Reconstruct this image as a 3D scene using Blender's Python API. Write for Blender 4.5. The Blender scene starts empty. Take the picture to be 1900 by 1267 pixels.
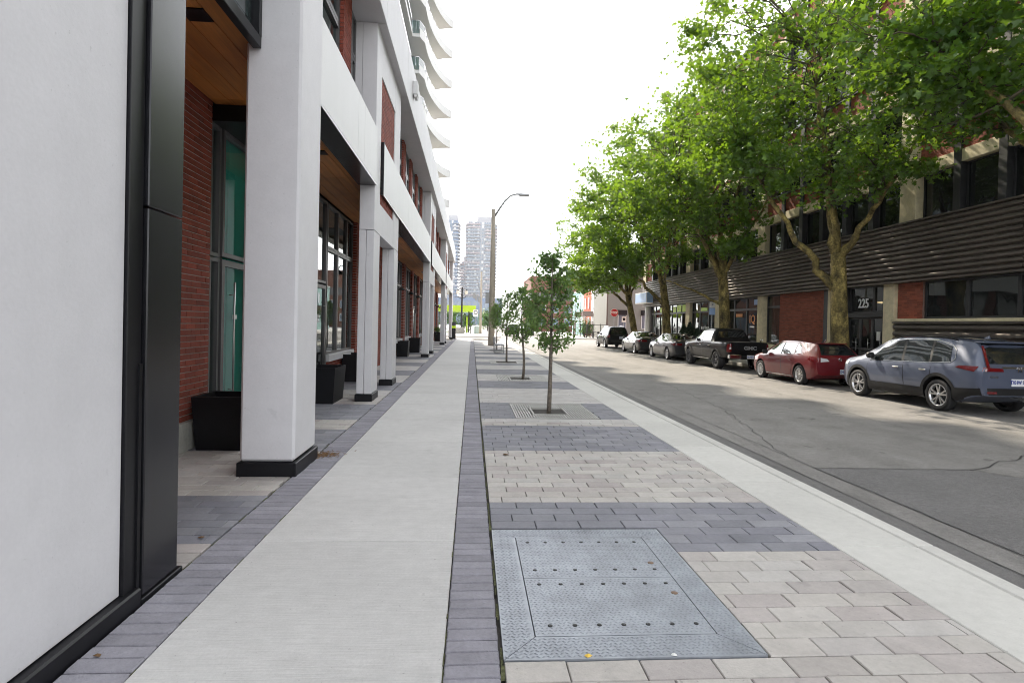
import bpy, bmesh, math, random
import numpy as np
from mathutils import Vector, Matrix

scn = bpy.context.scene
COL = scn.collection
rnd = random.Random(11)
R_ = math.radians

# ------------------------------------------------------------------ camera, sky, sun, exposure
cam_d = bpy.data.cameras.new("camera")
cam = bpy.data.objects.new("camera", cam_d)
COL.objects.link(cam)
cam_d.sensor_width = 36.0
cam_d.lens = 19.895
cam_d.shift_y = -0.01248
cam_d.clip_start = 0.05
cam_d.clip_end = 4000
_r = Vector((0.99729787, -0.07009331, 0.02199739))
_u = Vector((-0.02133045, 0.01024935, 0.99971994))
_b = -Vector((0.07029914, 0.99748778, -0.00872654))
cam.matrix_world = Matrix(((_r.x, _u.x, _b.x, 0.0), (_r.y, _u.y, _b.y, 0.0), (_r.z, _u.z, _b.z, 1.62), (0, 0, 0, 1)))
scn.camera = cam

SUN_AZ, SUN_EL = -14.8, 40.0          # degrees: azimuth from +Y (clockwise), elevation
world = bpy.data.worlds.new("World")
scn.world = world
world.use_nodes = True
_n = world.node_tree.nodes
_l = world.node_tree.links
_n.clear()
_sky = _n.new("ShaderNodeTexSky")
_sky.sky_type = 'NISHITA'
_sky.sun_disc = False
_sky.sun_elevation = R_(SUN_EL)
_sky.sun_rotation = R_(SUN_AZ)
_sky.air_density = 1.0
_sky.dust_density = 0.9
_sky.ozone_density = 1.0
_hsv = _n.new("ShaderNodeHueSaturation")
_hsv.inputs["Saturation"].default_value = 0.13
_bg = _n.new("ShaderNodeBackground")
_bg.inputs["Strength"].default_value = 0.15
_out = _n.new("ShaderNodeOutputWorld")
_l.new(_sky.outputs[0], _hsv.inputs["Color"])
_l.new(_hsv.outputs[0], _bg.inputs[0])
_l.new(_bg.outputs[0], _out.inputs[0])

sun_d = bpy.data.lights.new("sun", 'SUN')
sun_d.energy = 2.1
sun_d.angle = R_(0.6)
sun_d.color = (1.0, 0.89, 0.73)
sun = bpy.data.objects.new("sun", sun_d)
COL.objects.link(sun)
_s = Vector((math.sin(R_(SUN_AZ)) * math.cos(R_(SUN_EL)), math.cos(R_(SUN_AZ)) * math.cos(R_(SUN_EL)), math.sin(R_(SUN_EL))))
sun.rotation_euler = _s.to_track_quat('Z', 'Y').to_euler()
sun.location = _s * 200

scn.view_settings.view_transform = 'Standard'
scn.view_settings.look = 'None'
scn.view_settings.exposure = 2.0
scn.view_settings.gamma = 1.0
scn.view_settings.use_curve_mapping = False
scn.render.engine = 'CYCLES'
scn.cycles.use_denoising = True
scn.cycles.max_bounces = 8
scn.cycles.transparent_max_bounces = 12
scn.cycles.volume_bounces = 0
scn.cycles.use_adaptive_sampling = True
scn.cycles.filter_width = 1.0

# ------------------------------------------------------------------ materials
def _nodes(name):
    m = bpy.data.materials.new(name)
    m.use_nodes = True
    return m, m.node_tree.nodes, m.node_tree.links, m.node_tree.nodes["Principled BSDF"]

def _math(n, l, op, a, b):
    q = n.new("ShaderNodeMath"); q.operation = op
    for i, v in enumerate((a, b)):
        if isinstance(v, (int, float)): q.inputs[i].default_value = v
        else: l.new(v, q.inputs[i])
    return q.outputs[0]

def mat(name, col, rough=0.7, metal=0.0, vary=0.0, isl=False, ns=(), bump=None, spec=0.5, coat=0.0, ramp=None, emit=None, spots=()):
    """procedural surface: ns = ((scale, amount, stretch), ...) colour noise; bump = ((scale, strength, stretch), ...)"""
    m, n, l, p = _nodes(name)
    p.inputs["Base Color"].default_value = (*col, 1)
    p.inputs["Roughness"].default_value = rough
    p.inputs["Metallic"].default_value = metal
    p.inputs["Specular IOR Level"].default_value = spec
    p.inputs["Coat Weight"].default_value = coat
    p.inputs["Coat Roughness"].default_value = 0.03
    geo = n.new("ShaderNodeNewGeometry")
    def noise(scale, stretch, det=4.0):
        t = n.new("ShaderNodeTexNoise")
        t.inputs["Scale"].default_value = scale
        t.inputs["Detail"].default_value = det
        if stretch:
            vm = n.new("ShaderNodeVectorMath"); vm.operation = 'MULTIPLY'
            l.new(geo.outputs["Position"], vm.inputs[0]); vm.inputs[1].default_value = stretch
            l.new(vm.outputs[0], t.inputs["Vector"])
        else:
            l.new(geo.outputs["Position"], t.inputs["Vector"])
        return t.outputs[0]
    csock = None
    if vary or ramp:
        if isl: r = geo.outputs["Random Per Island"]
        else:
            oi = n.new("ShaderNodeObjectInfo"); r = oi.outputs["Random"]
    if ramp:
        cr = n.new("ShaderNodeValToRGB"); cr.color_ramp.interpolation = 'LINEAR'
        e = cr.color_ramp.elements
        while len(e) < len(ramp): e.new(0.5)
        for i, c in enumerate(ramp):
            e[i].position = i / (len(ramp) - 1); e[i].color = (*c, 1)
        l.new(r, cr.inputs[0]); csock = cr.outputs[0]
    f = None
    if vary:
        w = _math(n, l, 'FRACT', _math(n, l, 'MULTIPLY', r, 7.31), 0.0)
        f = _math(n, l, 'ADD', _math(n, l, 'MULTIPLY', w, 2 * vary), 1 - vary)
    for e in ns:
        sc, am = e[0], e[1]
        am *= 2.3
        k = _math(n, l, 'MAXIMUM', _math(n, l, 'ADD', _math(n, l, 'MULTIPLY', noise(sc, e[2] if len(e) > 2 else None), 2 * am), 1 - am), .12)
        f = k if f is None else _math(n, l, 'MULTIPLY', f, k)
    for sc, th, am in spots:          # small dark pits, stains and specks
        mr = n.new("ShaderNodeMapRange"); mr.inputs[1].default_value = th; mr.inputs[2].default_value = th + .05; mr.inputs[3].default_value = 1.0; mr.inputs[4].default_value = 1 - am
        l.new(noise(sc, None, 2.0), mr.inputs[0])
        f = mr.outputs[0] if f is None else _math(n, l, 'MULTIPLY', f, mr.outputs[0])
    if f is not None:
        vm = n.new("ShaderNodeVectorMath"); vm.operation = 'SCALE'
        if csock is None: vm.inputs[0].default_value = col
        else: l.new(csock, vm.inputs[0])
        l.new(f, vm.inputs["Scale"]); csock = vm.outputs[0]
    if csock is not None: l.new(csock, p.inputs["Base Color"])
    prev = None
    for b in (bump or ()):
        bn = n.new("ShaderNodeBump")
        bn.inputs["Strength"].default_value = b[1]
        bn.inputs["Distance"].default_value = 0.02
        l.new(noise(b[0], b[2] if len(b) > 2 else None, 3.0), bn.inputs["Height"])
        if prev: l.new(prev, bn.inputs["Normal"])
        prev = bn.outputs[0]
    if prev: l.new(prev, p.inputs["Normal"])
    if emit:
        p.inputs["Emission Color"].default_value = (*emit[0], 1); p.inputs["Emission Strength"].default_value = emit[1]
    return m

def glass_mat(name, tint, through, rough=0.01, wav=0.0, refl=.95):
    """window glass: a Fresnel reflection over tinted see-through"""
    m, n, l, p = _nodes(name)
    n.remove(p)
    out = n["Material Output"]
    tb = n.new("ShaderNodeBsdfTransparent"); tb.inputs[0].default_value = (*tint, 1)
    df = n.new("ShaderNodeBsdfDiffuse"); df.inputs[0].default_value = (tint[0] * .12, tint[1] * .12, tint[2] * .12, 1)
    gl = n.new("ShaderNodeBsdfGlossy"); gl.inputs["Roughness"].default_value = rough
    gl.inputs[0].default_value = (0.92, 0.95, 0.95, 1)
    fr = n.new("ShaderNodeFresnel"); fr.inputs[0].default_value = 1.62
    m1 = n.new("ShaderNodeMixShader"); m1.inputs[0].default_value = through
    l.new(df.outputs[0], m1.inputs[1]); l.new(tb.outputs[0], m1.inputs[2])
    m2 = n.new("ShaderNodeMixShader")
    l.new(_math(n, l, 'ADD', _math(n, l, 'MULTIPLY', fr.outputs[0], refl), 0.02), m2.inputs[0])
    l.new(m1.outputs[0], m2.inputs[1]); l.new(gl.outputs[0], m2.inputs[2])
    if wav:
        geo = n.new("ShaderNodeNewGeometry"); t = n.new("ShaderNodeTexNoise"); t.inputs["Scale"].default_value = 0.9
        t.inputs["Detail"].default_value = 1.0
        l.new(geo.outputs["Position"], t.inputs["Vector"])
        b = n.new("ShaderNodeBump"); b.inputs["Strength"].default_value = wav; b.inputs["Distance"].default_value = 0.05
        l.new(t.outputs[0], b.inputs["Height"]); l.new(b.outputs[0], gl.inputs["Normal"])
    l.new(m2.outputs[0], out.inputs[0])
    return m

def leaf_mat(name, c1, c2, tl, tr=0.45):
    m, n, l, p = _nodes(name)
    n.remove(p); out = n["Material Output"]
    geo = n.new("ShaderNodeNewGeometry")
    cr = n.new("ShaderNodeValToRGB")
    cr.color_ramp.elements[0].color = (*c1, 1); cr.color_ramp.elements[1].color = (*c2, 1)
    l.new(geo.outputs["Random Per Island"], cr.inputs[0])
    d = n.new("ShaderNodeBsdfDiffuse"); l.new(cr.outputs[0], d.inputs[0])
    t = n.new("ShaderNodeBsdfTranslucent")
    mx = n.new("ShaderNodeMixRGB"); mx.inputs[0].default_value = 0.35
    l.new(cr.outputs[0], mx.inputs[1]); mx.inputs[2].default_value = (*tl, 1); mx.inputs[0].default_value = 0.7
    l.new(mx.outputs[0], t.inputs[0])
    g = n.new("ShaderNodeBsdfGlossy"); g.inputs["Roughness"].default_value = 0.45; g.inputs[0].default_value = (1, 1, 1, 1)
    a = n.new("ShaderNodeMixShader"); a.inputs[0].default_value = tr
    l.new(d.outputs[0], a.inputs[1]); l.new(t.outputs[0], a.inputs[2])
    b = n.new("ShaderNodeMixShader"); b.inputs[0].default_value = 0.05
    l.new(a.outputs[0], b.inputs[1]); l.new(g.outputs[0], b.inputs[2])
    l.new(b.outputs[0], out.inputs[0])
    return m

M = {}
M['walk'] = mat('broomed_concrete', (.52, .51, .495), .85, vary=.045, spots=((2.6, .66, .06), (38, .70, .30), (9, .74, .25)), ns=((.9, .06), (9, .05), (60, .06), (30, .07, (.10, 3, 1))), bump=((55, .25, (.1, 2.4, 1)), (160, .12)))
M['curb'] = mat('curb_concrete', (.555, .545, .51), .85, vary=.04, spots=((45, .70, .25), (4, .68, .06)), ns=((1.1, .06), (14, .05), (90, .05)), bump=((120, .15),))
M['paver_l'] = mat('pale_paver', (.43, .41, .39), .85, vary=.06, ramp=((.40, .37, .345), (.48, .455, .42), (.44, .415, .39), (.385, .345, .33), (.465, .45, .425)), spots=((5, .64, .10), (40, .69, .25)), ns=((4, .09), (30, .06), (140, .05)), bump=((70, .15),))
M['paver_l2'] = mat('pale_paver_distant', (.43, .41, .39), .85, vary=.06, isl=True, ramp=((.43, .405, .39), (.49, .47, .45), (.45, .43, .42), (.48, .465, .45)), ns=((4, .08), (30, .06)))
M['paver_d'] = mat('slate_paver', (.21, .21, .235), .85, vary=.10, ramp=((.205, .205, .235), (.25, .25, .27), (.195, .197, .222)), ns=((4, .10), (30, .07), (140, .05)), bump=((70, .15),))
M['paver_d2'] = mat('slate_paver_distant', (.21, .21, .232), .85, vary=.10, isl=True, ns=((4, .08), (30, .06)))
M['soldier'] = mat('lavender_grey_border_brick', (.25, .243, .272), .85, vary=.12, ns=((6, .12), (40, .08)), bump=((60, .35), (14, .3)))
M['soldier2'] = mat('lavender_grey_border_brick_distant', (.25, .243, .272), .85, vary=.12, isl=True, ns=((6, .12), (40, .08)))
M['bed'] = mat('joint_sand', (.055, .05, .045), .95, ns=((12, .3), (60, .3)))
M['moss'] = mat('mossy_joint', (.07, .075, .03), .95, ns=((9, .5), (50, .4)), bump=((40, .6),))
M['asphalt'] = mat('worn_asphalt', (.225, .215, .203), .88, spots=((3.2, .70, .35), (.8, .66, .12)), ns=((.25, .12), (2.2, .12), (16, .10), (110, .30), (.9, .10, (1.5, .12, 1))), bump=((160, .5), (60, .2)))
M['asphalt2'] = mat('coarse_asphalt_patch', (.192, .186, .182), .88, ns=((1.0, .10), (20, .12), (120, .5)), bump=((120, .8), (60, .3)))
M['asphalt3'] = mat('gutter_asphalt', (.150, .145, .141), .88, ns=((1.5, .12), (20, .12), (150, .25)), bump=((150, .5),))
M['tar'] = mat('tar', (.045, .044, .043), .6)
M['ground'] = mat('pale_ground', (.30, .29, .27), .9, ns=((.05, .15), (1, .1)))
M['white'] = mat('white_precast', (.60, .592, .612), .55, spots=((34, .725, .16), (7, .72, .07)), ns=((.8, .035), (6, .025), (40, .02), (2.0, .03, (1, 1, .15))), bump=((45, .05),))
M['white_panel'] = mat('white_metal_panel', (.56, .56, .555), .45, spec=.3, ns=((1.2, .02), (3, .02, (1, 1, .1))))
M['offwhite'] = mat('light_grey_paint', (.62, .62, .62), .6, ns=((1.5, .04), (20, .03)))
M['stone'] = mat('grey_stone_base', (.42, .42, .38), .8, ns=((3, .12), (25, .1)), bump=((30, .3),))
M['blackm'] = mat('black_coated_metal', (.006, .006, .008), .42, spec=.3, ns=((4, .2), (30, .2)))
M['charcoal'] = mat('charcoal_metal_panel', (.012, .012, .015), .24, metal=.2, ns=((1.0, .15), (8, .15), (60, .10)))
M['frame'] = mat('bronze_grey_aluminium', (.12, .118, .12), .4, metal=.3)
M['steel'] = mat('brushed_steel', (.55, .54, .53), .28, metal=1.0)
M['planter'] = mat('black_fibre_planter', (.004, .004, .006), .55, spec=.3, ns=((5, .25), (40, .2)), bump=((80, .08),))
M['soil'] = mat('potting_soil', (.035, .025, .018), .95, ns=((30, .5),), bump=((40, 1.0),))
M['wood'] = mat('cedar_soffit', (.46, .18, .045), .45, vary=.13, ns=((1.5, .15), (12, .22, (1, .05, 1)), (70, .12, (1, .04, 1))))
M['brick'] = mat('red_brick', (.23, .048, .026), .85, vary=.22, ns=((25, .18), (90, .15)), bump=((120, .35),))
M['brick_i'] = mat('red_brick_joined', (.23, .05, .03), .85, vary=.22, isl=True, ns=((25, .18), (90, .12)))
M['brick_r'] = mat('orange_red_brick', (.27, .075, .042), .85, vary=.25, isl=True, ns=((2, .1), (30, .15)))
M['mortar'] = mat('pale_mortar', (.52, .50, .48), .9, ns=((20, .12),))
M['mortar_r'] = mat('brown_mortar', (.20, .12, .095), .9, ns=((20, .12),))
M['glass'] = glass_mat('shop_glass', (.80, .95, .92), .92)
M['balcony'] = mat('balcony_concrete', (.58, .58, .57), .7)
M['glass2'] = glass_mat('upper_window_glass', (.50, .70, .70), .75, wav=.06)
M['glass_r'] = glass_mat('old_window_glass', (.25, .28, .28), .55, wav=.25, refl=.62)
M['rail'] = glass_mat('pale_guard_glass', (.92, .95, .95), .85)
M['teal'] = mat('teal_lobby_panel', (.06, .56, .46), .5)
M['inner'] = mat('interior_paint', (.70, .71, .70), .7)
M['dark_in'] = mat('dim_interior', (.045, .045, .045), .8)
M['cream'] = mat('cream_painted_concrete', (.62, .545, .36), .75, ns=((1.2, .10), (7, .12), (40, .05)), bump=((30, .15),))
M['corr'] = mat('dark_bronze_corrugated_metal', (.125, .108, .092), .42, metal=.5, ns=((.6, .18), (5, .15), (20, .12, (1, .1, 1))))
M['dsteel'] = mat('dark_steel_mullion', (.040, .041, .043), .45, metal=.3, ns=((3, .15),))
M['bark'] = mat('plane_bark', (.16, .125, .040), .85, ns=((1.6, .45), (4.5, .95, (1, 1, .6)), (16, .55)), bump=((9, .5), (40, .5)))
M['twig'] = mat('branch_bark', (.075, .062, .035), .85, ns=((5, .3), (30, .2)))
M['ybark'] = mat('young_bark', (.15, .125, .10), .85, ns=((20, .35), (60, .3)), bump=((60, .5),))
M['leaf'] = leaf_mat('plane_leaves', (.018, .072, .010), (.085, .185, .016), (.34, .54, .02), .42)
M['leaf_y'] = leaf_mat('pear_leaves', (.06, .135, .04), (.16, .25, .07), (.24, .40, .05), .45)
M['leaf_b'] = leaf_mat('bush_leaves', (.03, .09, .012), (.07, .15, .02), (.15, .3, .03), .35)
M['ever'] = leaf_mat('evergreen_sprays', (.010, .030, .010), (.022, .055, .016), (.04, .09, .02), .15)
M['litter'] = mat('dry_leaves', (.16, .09, .04), .9, vary=.4, isl=True)
M['pole'] = mat('cast_concrete_pole', (.42, .37, .30), .85, ns=((2, .1), (25, .12), (120, .15)), bump=((90, .3),))
M['galv'] = mat('galvanised_steel', (.30, .305, .31), .5, metal=.6)
M['grate'] = mat('cast_grate', (.33, .325, .30), .6, metal=.3, ns=((4, .15), (40, .15)))
M['plate'] = mat('galvanised_tread_plate', (.285, .305, .335), .55, metal=.3, ns=((1.5, .12), (6, .12), (45, .08)))
M['hole_dark'] = mat('lid_hole', (.02, .02, .02), .6)
M['rust'] = mat('rusty_cap', (.20, .13, .09), .7)
M['tyre'] = mat('tyre_rubber', (.010, .010, .011), .75)
M['rim'] = mat('silver_rim', (.55, .55, .56), .28, metal=.9)
M['rimd'] = mat('rim_shadow_dish', (.05, .05, .055), .5, metal=.4)
M['black'] = mat('black_plastic', (.009, .009, .010), .6, spec=.35)
M['trim'] = mat('chrome', (.75, .75, .76), .12, metal=1.0)
M['carglass'] = mat('tinted_car_glass', (.010, .013, .014), .02, spec=.9, coat=1.0)
M['lamp_r'] = mat('red_tail_lens', (.13, .003, .005), .12, coat=1.0)
M['lamp_c'] = mat('clear_lens', (.65, .66, .68), .12, coat=1.0)
M['plate_w'] = mat('number_plate', (.72, .73, .76), .4)
M['ink'] = mat('blue_ink', (.03, .05, .25), .5)
M['p_blue'] = mat('slate_blue_paint', (.085, .102, .155), .40, metal=.25, coat=1.0)
M['p_red'] = mat('deep_red_paint', (.135, .005, .009), .55, metal=.0, spec=.2, coat=1.0)
M['p_black'] = mat('black_paint', (.004, .004, .005), .6, spec=.1, coat=.55)
M['p_grey'] = mat('dark_grey_paint', (.045, .045, .050), .42, metal=.4, coat=1.0)
M['p_char'] = mat('charcoal_paint', (.014, .014, .016), .42, metal=.3, coat=1.0)
M['sign_r'] = mat('stop_sign_red', (.45, .012, .02), .5)
M['sign_w'] = mat('sign_white', (.78, .78, .78), .5)
M['sign_b'] = mat('pale_blue_sign', (.35, .50, .80), .5)
M['lime'] = mat('lime_fascia', (.56, .80, .03), .5)
M['globe'] = mat('lamp_globe', (.85, .80, .70), .3)
M['iron'] = mat('black_iron', (.018, .018, .018), .5)
M['brown_b'] = mat('brown_block_brick', (.17, .075, .05), .85, ns=((.6, .08), (6, .08)))
M['grey_s'] = mat('grey_siding', (.25, .24, .215), .7, vary=.05, isl=True)
M['teal_h'] = mat('pale_teal_stucco', (.34, .52, .50), .8)
M['red_h'] = mat('coral_brick', (.50, .12, .06), .8)
M['shingle'] = mat('roof_shingle', (.14, .10, .085), .85, ns=((8, .2),))
M['twr'] = mat('tower_concrete', (.36, .36, .385), .7)
M['twr_b'] = mat('tower_blue_cladding', (.13, .18, .28), .6)
M['twr_g'] = mat('tower_glass', (.12, .16, .21), .15, spec=.8)
M['twr_p'] = mat('tower_pink_panels', (.33, .275, .285), .7)
M['cab'] = mat('pale_green_cabinet', (.42, .52, .46), .6)
M['sheet'] = mat('paper_sign', (.75, .75, .73), .7)
M['orange'] = mat('orange_notice', (.75, .30, .10), .6)
M['yellow'] = mat('faded_yellow', (.75, .50, .08), .6)

# ------------------------------------------------------------------ mesh helpers
LOC = {}

class MB:
    def __init__(s): s.v = []; s.f = []; s.m = []; s.s = []
    def poly(s, pts, m=0, sm=False):
        k = len(s.v); s.v.extend([tuple(p) for p in pts]); s.f.append(tuple(range(k, k + len(pts)))); s.m.append(m); s.s.append(sm)
    def faces(s, pts, fs, m=0, sm=False):
        k = len(s.v); s.v.extend([tuple(p) for p in pts])
        for f in fs: s.f.append(tuple(k + i for i in f)); s.m.append(m); s.s.append(sm)
    def box(s, x0, x1, y0, y1, z0, z1, m=0, b=0.0, mtx=None):
        if x1 < x0: x0, x1 = x1, x0
        if y1 < y0: y0, y1 = y1, y0
        if z1 < z0: z0, z1 = z1, z0
        lo, hi = (x0, y0, z0), (x1, y1, z1)
        if not b:
            P = [(x0, y0, z0), (x1, y0, z0), (x1, y1, z0), (x0, y1, z0), (x0, y0, z1), (x1, y0, z1), (x1, y1, z1), (x0, y1, z1)]
            F = [(3, 2, 1, 0), (4, 5, 6, 7), (0, 1, 5, 4), (1, 2, 6, 5), (2, 3, 7, 6), (3, 0, 4, 7)]
        else:
            b = min(b, (x1 - x0) * .45, (y1 - y0) * .45, (z1 - z0) * .45)
            P = []; ix = {}
            for c in range(8):
                sg = [(c >> a) & 1 for a in range(3)]
                for ax in range(3):
                    q = [0, 0, 0]
                    for a in range(3):
                        e = hi[a] if sg[a] else lo[a]
                        if a != ax: e += -b if sg[a] else b
                        q[a] = e
                    ix[(c, ax)] = len(P); P.append(tuple(q))
            F = []
            for ax in range(3):
                o = [a for a in range(3) if a != ax]
                for sd in (0, 1):
                    F.append([ix[((sd << ax) | (i << o[0]) | (j << o[1]), ax)] for i, j in ((0, 0), (1, 0), (1, 1), (0, 1))])
                for i in (0, 1):
                    for j in (0, 1):
                        c0 = (i << o[0]) | (j << o[1]); c1 = c0 | (1 << ax)
                        F.append([ix[(c0, o[0])], ix[(c1, o[0])], ix[(c1, o[1])], ix[(c0, o[1])]])
            for c in range(8): F.append([ix[(c, 0)], ix[(c, 1)], ix[(c, 2)]])
            ce = Vector([(lo[a] + hi[a]) / 2 for a in range(3)])
            G = []
            for f in F:
                p = [Vector(P[i]) for i in f]
                nn = (p[1] - p[0]).cross(p[2] - p[0])
                cc = sum(p, Vector()) / len(p) - ce
                G.append(tuple(f) if nn.dot(cc) > 0 else tuple(reversed(f)))
            F = G
        if mtx is not None: P = [tuple(mtx @ Vector(p)) for p in P]
        s.faces(P, F, m)
    def tube(s, pts, rad, n=8, m=0, cap=True, sm=True):
        pts = [Vector(p) for p in pts]
        if isinstance(rad, (int, float)): rad = [rad] * len(pts)
        k = len(s.v); up = Vector((0, 0, 1)); side = None
        for i, p in enumerate(pts):
            d = (pts[min(i + 1, len(pts) - 1)] - pts[max(i - 1, 0)])
            if d.length < 1e-9: d = Vector((0, 0, 1))
            d.normalize()
            if side is None:
                side = d.cross(up if abs(d.z) < .95 else Vector((1, 0, 0))).normalized()
            else:
                side = (side - d * side.dot(d)); side = side.normalized() if side.length > 1e-6 else d.orthogonal().normalized()
            o = d.cross(side)
            for j in range(n):
                a = 2 * math.pi * j / n
                s.v.append(tuple(p + (side * math.cos(a) + o * math.sin(a)) * rad[i]))
        for i in range(len(pts) - 1):
            for j in range(n):
                j2 = (j + 1) % n
                s.f.append((k + i * n + j, k + i * n + j2, k + (i + 1) * n + j2, k + (i + 1) * n + j)); s.m.append(m); s.s.append(sm)
        if cap:
            s.f.append(tuple(k + j for j in reversed(range(n)))); s.m.append(m); s.s.append(False)
            e = k + (len(pts) - 1) * n
            s.f.append(tuple(e + j for j in range(n))); s.m.append(m); s.s.append(False)
    def lathe(s, prof, c, axis='z', n=20, m=0, sm=True, closed=False):
        k = len(s.v); c = Vector(c)
        for r, h in prof:
            for j in range(n):
                a = 2 * math.pi * j / n; ca, sa = r * math.cos(a), r * math.sin(a)
                q = (ca, sa, h) if axis == 'z' else ((h, ca, sa) if axis == 'x' else (sa, h, ca))
                s.v.append(tuple(c + Vector(q)))
        for i in range(len(prof) - 1):
            for j in range(n):
                j2 = (j + 1) % n
                s.f.append((k + i * n + j, k + i * n + j2, k + (i + 1) * n + j2, k + (i + 1) * n + j)); s.m.append(m); s.s.append(sm)
        if closed:
            for i, rv in ((0, True), (len(prof) - 1, False)):
                ff = [k + i * n + j for j in range(n)]
                s.f.append(tuple(reversed(ff)) if rv else tuple(ff)); s.m.append(m); s.s.append(False)
    def prism(s, poly, z0, z1, m=0):
        n = len(poly)
        s.poly([(x, y, z1) for x, y in poly], m); s.poly([(x, y, z0) for x, y in reversed(poly)], m)
        for i in range(n):
            a, b = poly[i], poly[(i + 1) % n]
            s.poly([(a[0], a[1], z0), (b[0], b[1], z0), (b[0], b[1], z1), (a[0], a[1], z1)], m)
    def mesh(s, name, mats, off=(0, 0, 0)):
        me = bpy.data.meshes.new(name)
        ox, oy, oz = off
        me.from_pydata([(x - ox, y - oy, z - oz) for x, y, z in s.v], [], s.f)
        for q in mats: me.materials.append(M[q])
        if len(mats) > 1: me.polygons.foreach_set("material_index", s.m)
        if any(s.s): me.polygons.foreach_set("use_smooth", s.s)
        me.update()
        return me
    def build(s, name, mats, parent=None, kind=None, local=False, **kw):
        mats = [mats] if isinstance(mats, str) else mats
        off = (0, 0, 0) if (local or parent is None) else LOC.get(parent.name, (0, 0, 0))
        o = bpy.data.objects.new(name, s.mesh(name, mats, off))
        COL.objects.link(o)
        if parent is not None:
            o.parent = parent; LOC[o.name] = LOC.get(parent.name, (0, 0, 0))
        tag(o, kind=kind, **kw)
        return o

def tag(o, label=None, cat=None, group=None, kind=None):
    if label: o["label"] = label
    if cat: o["category"] = cat
    if group: o["group"] = group
    if kind: o["kind"] = kind
    return o

def thing(name, label, cat, loc=(0, 0, 0), group=None, rz=0.0):
    o = bpy.data.objects.new(name, None)
    o.empty_display_size = .2
    COL.objects.link(o)
    o.location = loc; o.rotation_euler = (0, 0, rz)
    LOC[o.name] = tuple(loc)
    return tag(o, label, cat, group)

def node(name, parent, kind=None, label=None):
    """an empty part that carries sub-parts"""
    o = bpy.data.objects.new(name, None); o.empty_display_size = .1
    COL.objects.link(o); o.parent = parent; LOC[o.name] = LOC.get(parent.name, (0, 0, 0))
    return tag(o, label=label, kind=kind)

def inst(name, me, parent, loc, scale=(1, 1, 1), rot=(0, 0, 0)):
    """another object on shared mesh data, world loc under a parent"""
    o = bpy.data.objects.new(name, me); COL.objects.link(o)
    if parent is not None:
        p = LOC.get(parent.name, (0, 0, 0)); o.parent = parent
        loc = (loc[0] - p[0], loc[1] - p[1], loc[2] - p[2])
    o.location = loc; o.scale = scale; o.rotation_euler = rot
    return o

def copy_tree(o, parent=None):
    c = o.copy(); COL.objects.link(c)
    if parent is not None: c.parent = parent
    for ch in list(o.children): copy_tree(ch, c)
    return c

def text_mesh(body, size, ext=.004, sx=1.0, bold=0.0):
    cu = bpy.data.curves.new("t", 'FONT'); cu.body = body; cu.size = size; cu.extrude = ext
    cu.align_x = 'CENTER'; cu.align_y = 'CENTER'; cu.resolution_u = 3; cu.offset = bold
    o = bpy.data.objects.new("t", cu); COL.objects.link(o)
    bpy.context.view_layer.update()
    me = bpy.data.meshes.new_from_object(o.evaluated_get(bpy.context.evaluated_depsgraph_get()))
    V = [(v.co.x * sx, v.co.y, v.co.z) for v in me.vertices]; F = [tuple(p.vertices) for p in me.polygons]
    bpy.data.objects.remove(o); bpy.data.curves.remove(cu); bpy.data.meshes.remove(me)
    return V, F

def put_text(mb, body, size, org, right, up, m=0, ext=.004, sx=1.0, bold=0.0):
    V, F = text_mesh(body, size, ext, sx, bold)
    r = Vector(right).normalized(); u = Vector(up).normalized(); n = r.cross(u); o = Vector(org)
    mb.faces([tuple(o + r * x + u * y + n * z) for x, y, z in V], F, m)

def mesh_np(name, V, F, mats):
    me = bpy.data.meshes.new(name)
    nv, nf, k = len(V), len(F), F.shape[1]
    me.vertices.add(nv); me.loops.add(nf * k); me.polygons.add(nf)
    me.vertices.foreach_set("co", V.astype(np.float32).ravel())
    me.loops.foreach_set("vertex_index", F.astype(np.int32).ravel())
    me.polygons.foreach_set("loop_start", np.arange(0, nf * k, k, dtype=np.int32))
    me.polygons.foreach_set("loop_total", np.full(nf, k, dtype=np.int32))
    for q in mats: me.materials.append(M[q])
    me.update(calc_edges=True)
    return me
# ------------------------------------------------------------------ ground, road, pavements
def sheet(name, rects, z, m, kind='structure'):
    mb = MB()
    for x0, x1, y0, y1 in rects: mb.poly([(x0, y0, z), (x1, y0, z), (x1, y1, z), (x0, y1, z)])
    return mb.build(name, m, kind=kind)

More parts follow.
